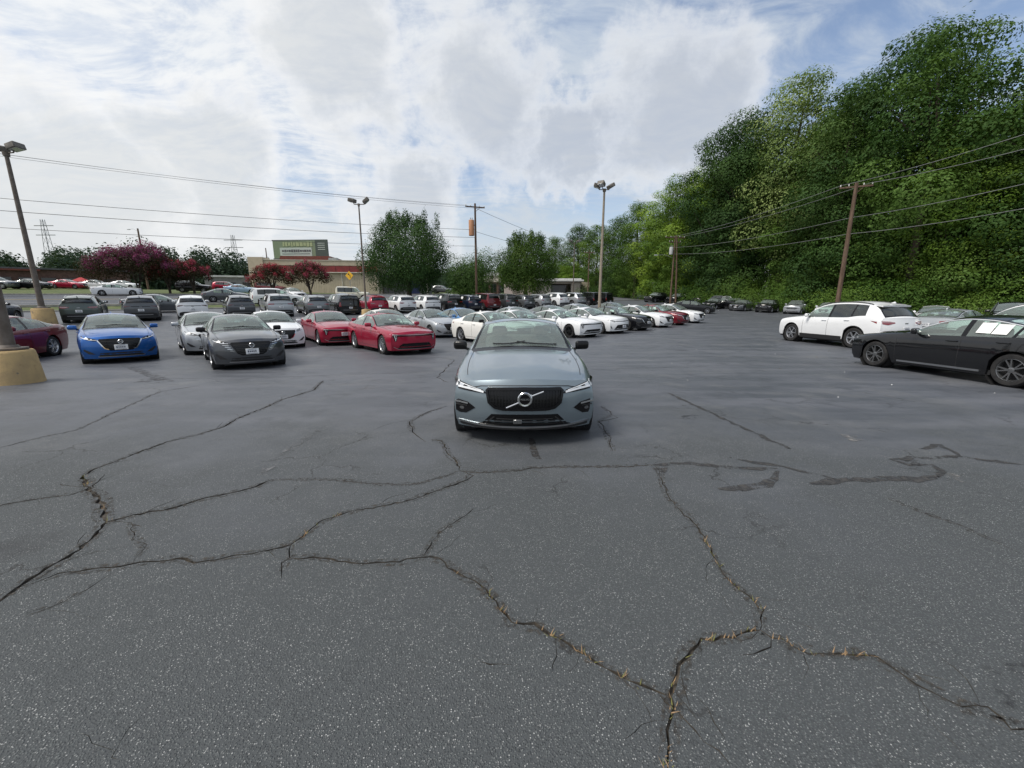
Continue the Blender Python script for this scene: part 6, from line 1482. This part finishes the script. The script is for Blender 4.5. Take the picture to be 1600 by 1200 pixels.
ALL_CARS = []
def place_car(tpl, colour, x, y, heading, label, name='parked_sedan', cat='car', group='cars parked on the lot', rims='rim_silver', mirror=None, rail='satin_metal', skip=(), lift=0.0):
    S, parts = TEMPLATES[tpl]
    root = bpy.data.objects.new(name, None); COL.objects.link(root); root.empty_display_size = .3
    n = tnormal(x, y); th = R(heading); f = Vector((math.sin(th), math.cos(th), 0)); f = (f - n * f.dot(n)).normalized(); l = n.cross(f)
    mw = Matrix((f, l, n)).transposed().to_4x4(); mw.translation = Vector((x, y, tz(x, y) + .006 + lift)); root.matrix_world = mw
    tag(root, label, cat, group)
    roles = {'paint': PAINTS[colour], 'mirror': PAINTS[mirror] if mirror in PAINTS else M(mirror) if mirror else PAINTS[colour], 'handle': PAINTS[colour], 'rim': M(rims), 'rail': M(rail)}
    def inst(p, par):
        nm, me, mats, loc, kids = p
        if nm in skip: return
        o = bpy.data.objects.new(nm, me); COL.objects.link(o); o.parent = par
        if loc is not None: o.matrix_local = loc
        for i, q in enumerate(mats):
            if q in roles and i < len(o.material_slots):
                o.material_slots[i].link = 'OBJECT'; o.material_slots[i].material = roles[q]
        for k in kids: inst(k, o)
    for p in parts: inst(p, root)
    ALL_CARS.append(root); return root
for q in ('mirror', 'handle', 'rim', 'rail'): MATS[q] = M('gloss_black')

FV = lambda PR, S: front_v(PR, S, True, 0)
FW = lambda PR, S: front_v(PR, S, False, 4)
template('hero', 'sport_sedan', front_ring, rear_sedan, 'twin')
template('vee', 'compact_sedan', FV, rear_sedan, 'multi', fplate=.50)
template('wedge', 'compact_sedan', FW, rear_sedan, 'multi', fplate=.50)
template('slim', 'fastback_sedan', front_slim, rear_sedan, 'twin')
template('slim_plate', 'fastback_sedan', front_slim, rear_sedan, 'twin', fplate=.52)
template('slim_chrome', 'fastback_sedan', front_slim, rear_sedan, 'twin', chrome_dlo=True, sill_chrome=True)
template('mid', 'midsize_sedan', FV, rear_sedan, 'twin', fplate=.50)
template('trap', 'midsize_sedan', front_trap, rear_sedan, 'multi', fplate=.40)
template('cross', 'crossover', front_suv, lambda PR, S: rear_suv(PR, S, 'wedge'), 'suv', dark_rear=True, rails=True, spoiler=True, arch=True)
template('suv', 'compact_suv', front_suv, lambda PR, S: rear_suv(PR, S, 'wedge'), 'suv', dark_rear=True, rails=True, spoiler=True, arch=True)
template('suv_slim', 'compact_suv', front_suv, lambda PR, S: rear_suv(PR, S, 'slim'), 'suv', dark_rear=True, spoiler=True, arch=True)
template('suv_tall', 'tall_suv', front_suv, lambda PR, S: rear_suv(PR, S, 'bar'), 'suv', dark_rear=True, rails=True, spoiler=True, arch=True)
template('box', 'boxy_suv', front_suv, lambda PR, S: rear_suv(PR, S, 'tall'), 'suv', dark_rear=True, fin=False)
template('van', 'minivan', front_suv, lambda PR, S: rear_suv(PR, S, 'tall'), 'twin', dark_rear=True, spoiler=True)
template('truck', 'pickup', front_suv, lambda PR, S: rear_suv(PR, S, 'tall'), 'suv', dark_rear=True, fin=False)

# ================================================================== the parked cars
def by_wheel(tpl, colour, wx, wy, heading, which, label, **kw):
    """place a car by where one of its tyres stands: F/R axle, L/R side"""
    S = TEMPLATES[tpl][0]; th = R(heading); f = Vector((math.sin(th), math.cos(th))); l = Vector((-f.y, f.x))
    dx = S['L'] / 2 - (S['xf'] if which[0] == 'F' else S['xr']); dy = (S['W'] / 2 - .10) * (1 if which[1] == 'L' else -1)
    c = Vector((wx, wy)) - f * dx - l * dy
    return place_car(tpl, colour, c.x, c.y, heading, label, **kw)
def in_row(tpl, colour, al, fw, heading, label, **kw):
    x, y = lot(al, fw); return place_car(tpl, colour, x, y, heading, label, **kw)
def sticker(root, tpl, win, side, w, h, shift=0.0, ink=False):
    """sheet of paper fixed to a side window"""
    S = TEMPLATES[tpl][0]; st, P, _ = loft(S); a, b, k = S['win'][win]; s = (a + b) / 2 + shift; i = min(range(len(st)), key=lambda q: abs(st[q] - s)); half = S['L'] / 2
    p0, p1 = Vector(P[i][NB]), Vector(P[i][NC - 1]); sg = 1 if side == 'L' else -1
    lo, hi = Vector((half - p0.x, p0.y * sg, p0.z)), Vector((half - p1.x, p1.y * sg, p1.z)); c = (lo + hi) / 2; up = (hi - lo).normalized(); fx = Vector((1, 0, 0)); up = (up - fx * up.x).normalized(); nrm = fx.cross(up) * (-1); nrm = nrm if nrm.y * sg > 0 else -nrm
    c += nrm * .030; m = MB()
    def quad(u0, u1, v0, v1, d, mi): m.add([c + fx * u0 + up * v0 + nrm * d, c + fx * u1 + up * v0 + nrm * d, c + fx * u1 + up * v1 + nrm * d, c + fx * u0 + up * v1 + nrm * d] + [c + fx * u0 + up * v0 + nrm * (d - .003), c + fx * u1 + up * v0 + nrm * (d - .003), c + fx * u1 + up * v1 + nrm * (d - .003), c + fx * u0 + up * v1 + nrm * (d - .003)], [(0, 1, 2, 3), (7, 6, 5, 4), (0, 4, 5, 1), (1, 5, 6, 2), (2, 6, 7, 3), (3, 7, 4, 0)], mi)
    quad(-w / 2, w / 2, -h / 2, h / 2, 0, 0)
    if ink:
        rng = random.Random(int(w * 997 + shift * 100)); v = h * .40
        while v > -h * .38:
            u = -w * .42
            while u < w * .3: l = rng.uniform(.02, .07); quad(u, min(u + l, w * .42), v - .004, v, .0012, 1); u += l + .02
            v -= .022
    o = link('window_sticker', m.mesh('window_sticker'), ['paper', 'paper_ink'] if ink else ['paper'], root); return o

def build_cars():
    G1 = 'sedans parked nose-out on the lot'; G2 = 'SUVs backed in a long row'; G3 = 'cars on and beyond the road'; G4 = 'cars parked along the woods'
    by_wheel('hero', 'slate', .975, 5.42, 180, 'FL', 'slate blue-grey sedan alone in the middle, ring badge on black grille', name='parked_sedan', group=G1, mirror='gloss_black', rims='rim_grey')
    # front row
    by_wheel('wedge', 'gun', -8.16, 10.95, 140, 'FR', 'dark grey sedan in the front row nearest the blue one', group=G1, mirror='gloss_black')
    by_wheel('slim', 'red', -4.55, 14.30, 140, 'FR', 'nearer of the two bright red sedans, no front plate', group=G1, mirror='red')
    by_wheel('mid', 'pearl', -2.43, 19.61, 140, 'RR', 'cream white sedan half hidden behind the slate sedan', group=G1, mirror='gloss_black')
    in_row('mid', 'white', 14.05, -16.7, 141, 'white sedan whose roof shows above the slate sedan roof', group=G1)
    for k, (tpl, c, x, y, lab) in enumerate((('slim', 'white', 2.96, 20.65, 'white sedan with slim dark lamp band right of the slate sedan'), ('trap', 'white', 4.96, 22.65, 'white sedan with wide black lower grille and front plate'), ('mid', 'black', 6.95, 24.6, 'black sedan between white sedans in the front row'),
            ('mid', 'white', 9.3, 27.3, 'white sedan between the black and the dark red ones'), ('mid', 'maroon', 11.45, 29.8, 'dark red sedan wedged between two white sedans'), ('mid', 'white', 13.75, 32.3, 'white sedan at the far right end of the front row'))):
        by_wheel(tpl, c, x, y, 141, 'FR', lab, group=G1, mirror=None if k in (0, 1) else 'gloss_black', rims='rim_dark' if k in (0, 2) else 'rim_silver')
    # second row
    by_wheel('vee', 'blue', -12.88, 12.07, 134, 'FR', 'bright blue sedan facing the camera with white front plate', group=G1)
    by_wheel('wedge', 'silver', -11.55, 14.25, 138, 'FR', 'silver white sedan between the blue and the dark grey ones', group=G1)
    in_row('vee', 'white', 3.0, -20.3, 141, 'white sedan directly behind the dark grey one', group=G1)
    by_wheel('slim_plate', 'red', -8.35, 17.53, 142, 'FR', 'farther bright red sedan with white front plate', group=G1, mirror='red')
    in_row('mid', 'pearl', 8.4, -20.9, 141, 'white sedan roof showing behind the nearer red sedan', group=G1)
    in_row('wedge', 'silver', 10.9, -20.7, 141, 'silver sedan with black grille between red and cream sedans', group=G1)
    in_row('mid', 'skyblue', 13.3, -21.2, 141, 'light blue sedan roof behind the cream white sedan', group=G1)
    in_row('mid', 'silver', 17.6, -21.2, 141, 'silver sedan in the second row above the slate sedan roof', group=G1); in_row('mid', 'grey', 20.9, -21.2, 141, 'grey sedan roof behind the white sedan with lamp band', group=G1)
    in_row('slim', 'silver', 24.6, -21.8, 141, 'pale silver sedan tucked behind the black front row sedan', group=G1); in_row('mid', 'gun', 29.7, -22.4, 141, 'dark grey sedan roof behind the right end of the front row', group=G1)
    by_wheel('slim', 'maroon', -15.75, 13.75, 160, 'RL', 'maroon sedan at the left edge partly hidden by the yellow footing', group=G1)
    # long row of SUVs backed towards us
    row = [('suv', 'green', -4.8, 'grey-green SUV with roof rails right of the yellow footing', ''), ('suv_slim', 'gun', -2.0, 'dark charcoal SUV directly behind the blue sedan', ''), ('suv_slim', 'white', .65, 'white SUV with thin dark tail lamps, third in its row', ''), ('suv_slim', 'gun', 3.5, 'dark grey SUV right of the leftmost white SUV in the row', 's'),
           ('suv_tall', 'silver', 6.05, 'silver SUV fifth from the left in the back row', 's'), ('suv', 'grey', 8.75, 'mid grey SUV in the back row left of the black van', 's'), ('van', 'black', 11.25, 'black van with upright tail in the back row', 's'), ('suv', 'red', 13.8, 'only bright red SUV in the back row', ''), ('suv', 'white', 16.5, 'white SUV directly right of the red SUV', 's'), ('suv_slim', 'white', 19.1, 'second white SUV right of the red SUV', 's'),
           ('suv_tall', 'black', 21.6, 'black SUV with window sheet right of the pair of white SUVs', 's'), ('suv', 'navy', 24.0, 'dark navy SUV with white plate under the utility pole', 's'), ('box', 'wine', 26.4, 'blackish wine boxy SUV in the back row', 's'), ('suv_tall', 'gun', 29.0, 'dark grey SUV with chrome bumper strip in the back row', ''), ('suv_slim', 'grey', 31.6, 'grey hatchback SUV with dark glass below the warm green tree', ''),
           ('suv', 'silver', 34.3, 'silver SUV with dark tail near the garage', ''), ('cross', 'white', 37.4, 'white SUV in front of the garage doors', 's'), ('cross', 'silver', 40.6, 'pale silver SUV in front of the dark open bay', 's'), ('box', 'black', 43.6, 'black boxy SUV near the right end of the back row', ''), ('box', 'black', 46.2, 'last black boxy SUV of the back row', '')]
    for tpl, c, al, lab, st in row:
        Lh = TEMPLATES[tpl][0]['L'] / 2; o = in_row(tpl, c, al, -35.7 - Lh, 321, lab, name='parked_suv', cat='suv', group=G2, mirror='gloss_black' if c != 'white' else None, rail='satin_metal')
        if st: sticker(o, tpl, 1, 'L', .34, .28); 
    in_row('suv_tall', 'navy', -8.7, -35.6, 334, 'blue-black SUV cut off by the left edge', name='parked_suv', cat='suv', group=G2, mirror='gloss_black')
    # right side
    k5 = by_wheel('slim_chrome', 'black', 9.84, 10.82, 354, 'FL', 'black sedan at the right edge with white papers on rear window', group=G4, rims='rim_grey', mirror='black')
    sticker(k5, 'slim_chrome', 1, 'L', .255, .26, -.12, True); sticker(k5, 'slim_chrome', 1, 'L', .255, .26, .17, True)
    m = MB(); S = TEMPLATES['slim_chrome'][0]; m.add(*rounded_box((S['L'] / 2 - .34, S['W'] / 2 - .075, .58), (.12, .02, .035), .006, 1)); link('side_marker', m.mesh('side_marker'), ['amber'], k5)
    by_wheel('cross', 'white', 12.49, 18.06, 352, 'FL', 'white SUV with black arch trim parked beyond the black sedan', name='parked_suv', cat='suv', group=G4, rail='plastic_black')
    place_car('suv_tall', 'white', 19.3, 14.9, 350, 'white SUV roof showing above the black sedan at the right edge', name='parked_suv', cat='suv', group=G4)
    place_car('slim', 'silver', 20.2, 18.6, 68, 'silver sedan tail between the white SUV and the black sedan', group=G4)
    o = place_car('mid', 'white', 28.5, 27.6, 228, 'white sedan seen past the tail of the white SUV', group=G4); sticker(o, 'mid', 1, 'L', .3, .26)
    o = place_car('suv_tall', 'black', 29.6, 24.2, 228, 'black SUV behind the black sedan before the woods', name='parked_suv', cat='suv', group=G4); sticker(o, 'suv_tall', 1, 'L', .3, .26)
    for tpl, c, x, y, lab, nm, ct in (('mid', 'gun', 30.5, 54.6, 'dark sedan farthest along the foot of the woods', 'parked_sedan', 'car'), ('suv', 'black', 32.6, 52.4, 'black SUV second along the foot of the woods', 'parked_suv', 'suv'), ('suv', 'silver', 34.7, 50.2, 'silver SUV between black and white cars at the woods', 'parked_suv', 'suv'), ('mid', 'white', 36.6, 47.6, 'white sedan just left of the leaning pole at the woods', 'parked_sedan', 'car')):
        place_car(tpl, c, x, y, 226, lab, name=nm, cat=ct, group=G4)
    place_car('mid', 'black', 28.2, 57.4, 226, 'black sedan at the far end of the row along the woods', group=G4); place_car('suv', 'gun', 38.4, 45.0, 226, 'charcoal SUV at the woods half hidden behind the white SUV', name='parked_suv', cat='suv', group=G4)
    place_car('cross', 'black', 35.4, 67.4, 236, 'black SUV fourth from the left on the rise', name='parked_suv', cat='suv', group=G4); place_car('mid', 'gun', 33.6, 61.5, 226, 'charcoal sedan behind the big black SUV on the rise', group=G4)
    place_car('mid', 'black', 20.9, 47.6, 108, 'black sedan parked sideways beyond the end of the front row', group=G4)
    for tpl, c, x, y, hd, lab in (('cross', 'black', 25.2, 72.2, 236, 'leftmost black SUV below the small white sign'), ('suv_tall', 'black', 28.6, 71.0, 236, 'black SUV behind the pole with yellow footing'), ('suv_tall', 'black', 32.0, 69.2, 236, 'black SUV third from the left on the rise'), ('cross', 'black', 30.2, 58.2, 152, 'big black SUV tail right of the sideways black sedan')):
        o = place_car(tpl, c, x, y, hd, lab, name='parked_suv', cat='suv', group=G4)
        if hd == 236 and x > 26: sticker(o, tpl, 1, 'L', .36, .3)
    # drive lane, road and the strip beyond
    in_row('slim', 'gun', -1.2, -43.6, 51, 'dark sedan crossing behind the back row beside the road', name='sedan', group=G3)
    in_row('mid', 'white', -6.0, -72.6, 51, 'white sedan driving on the road below the purple tree', name='sedan', group=G3)
    in_row('wedge', 'gun', 4.2, -57.0, 51, 'small dark sedan on the road behind the dark grey SUV', name='sedan', group=G3)
    in_row('van', 'white', 8.2, -50.2, 51, 'white van passing behind the silver SUV', name='van', cat='van', group=G3)
    place_car('mid', 'paleblue', -43.1, 66, 70, 'pale blue sedan on the road left of the white van', name='sedan', group=G3)
    place_car('suv_tall', 'black', -51.0, 66.5, 70, 'black SUV parked under the pink flowering tree', name='parked_suv', cat='suv', group=G3); place_car('suv', 'red', -50.1, 73, 75, 'red SUV parked before the grey building', name='parked_suv', cat='suv', group=G3)
    place_car('van', 'wine', -42.5, 73, 85, 'dark red van by the corner of the tan store', name='parked_van', cat='van', group=G3)
    in_row('mid', 'white', 12.2, -62.5, 130, 'white sedan under the crimson flowering tree', name='sedan', group=G3)
    place_car('box', 'cream', -21.4, 55.6, 75, 'cream boxy SUV in front of the tan store wall', name='parked_suv', cat='suv', group=G3)
    for tpl, c, px, y, lab in (('cross', 'grey', -77.0, 62.0, 'grey SUV far across the road at the left edge'), ('mid', 'black', -74.5, 64.5, 'dark car across the road behind the leaning light pole'), ('mid', 'red', -73.2, 68.5, 'red sedan across the road before the brick building'), ('mid', 'white', -72.4, 72.5, 'white sedan across the road before the red canopy'), ('mid', 'white', -71.0, 76.0, 'white sedan across the road left of the purple tree')):
        place_car(tpl, c, px, y, 80, lab, name='parked_car', group=G3)
    place_car('truck', 'white', -19.4, 96, 95, 'white pickup far behind the round dark tree', name='parked_pickup', cat='pickup', group=G3); place_car('suv', 'grey', -15.5, 92, 95, 'grey SUV far behind the trunk of the round dark tree', name='parked_suv', cat='suv', group=G3)
build_cars()
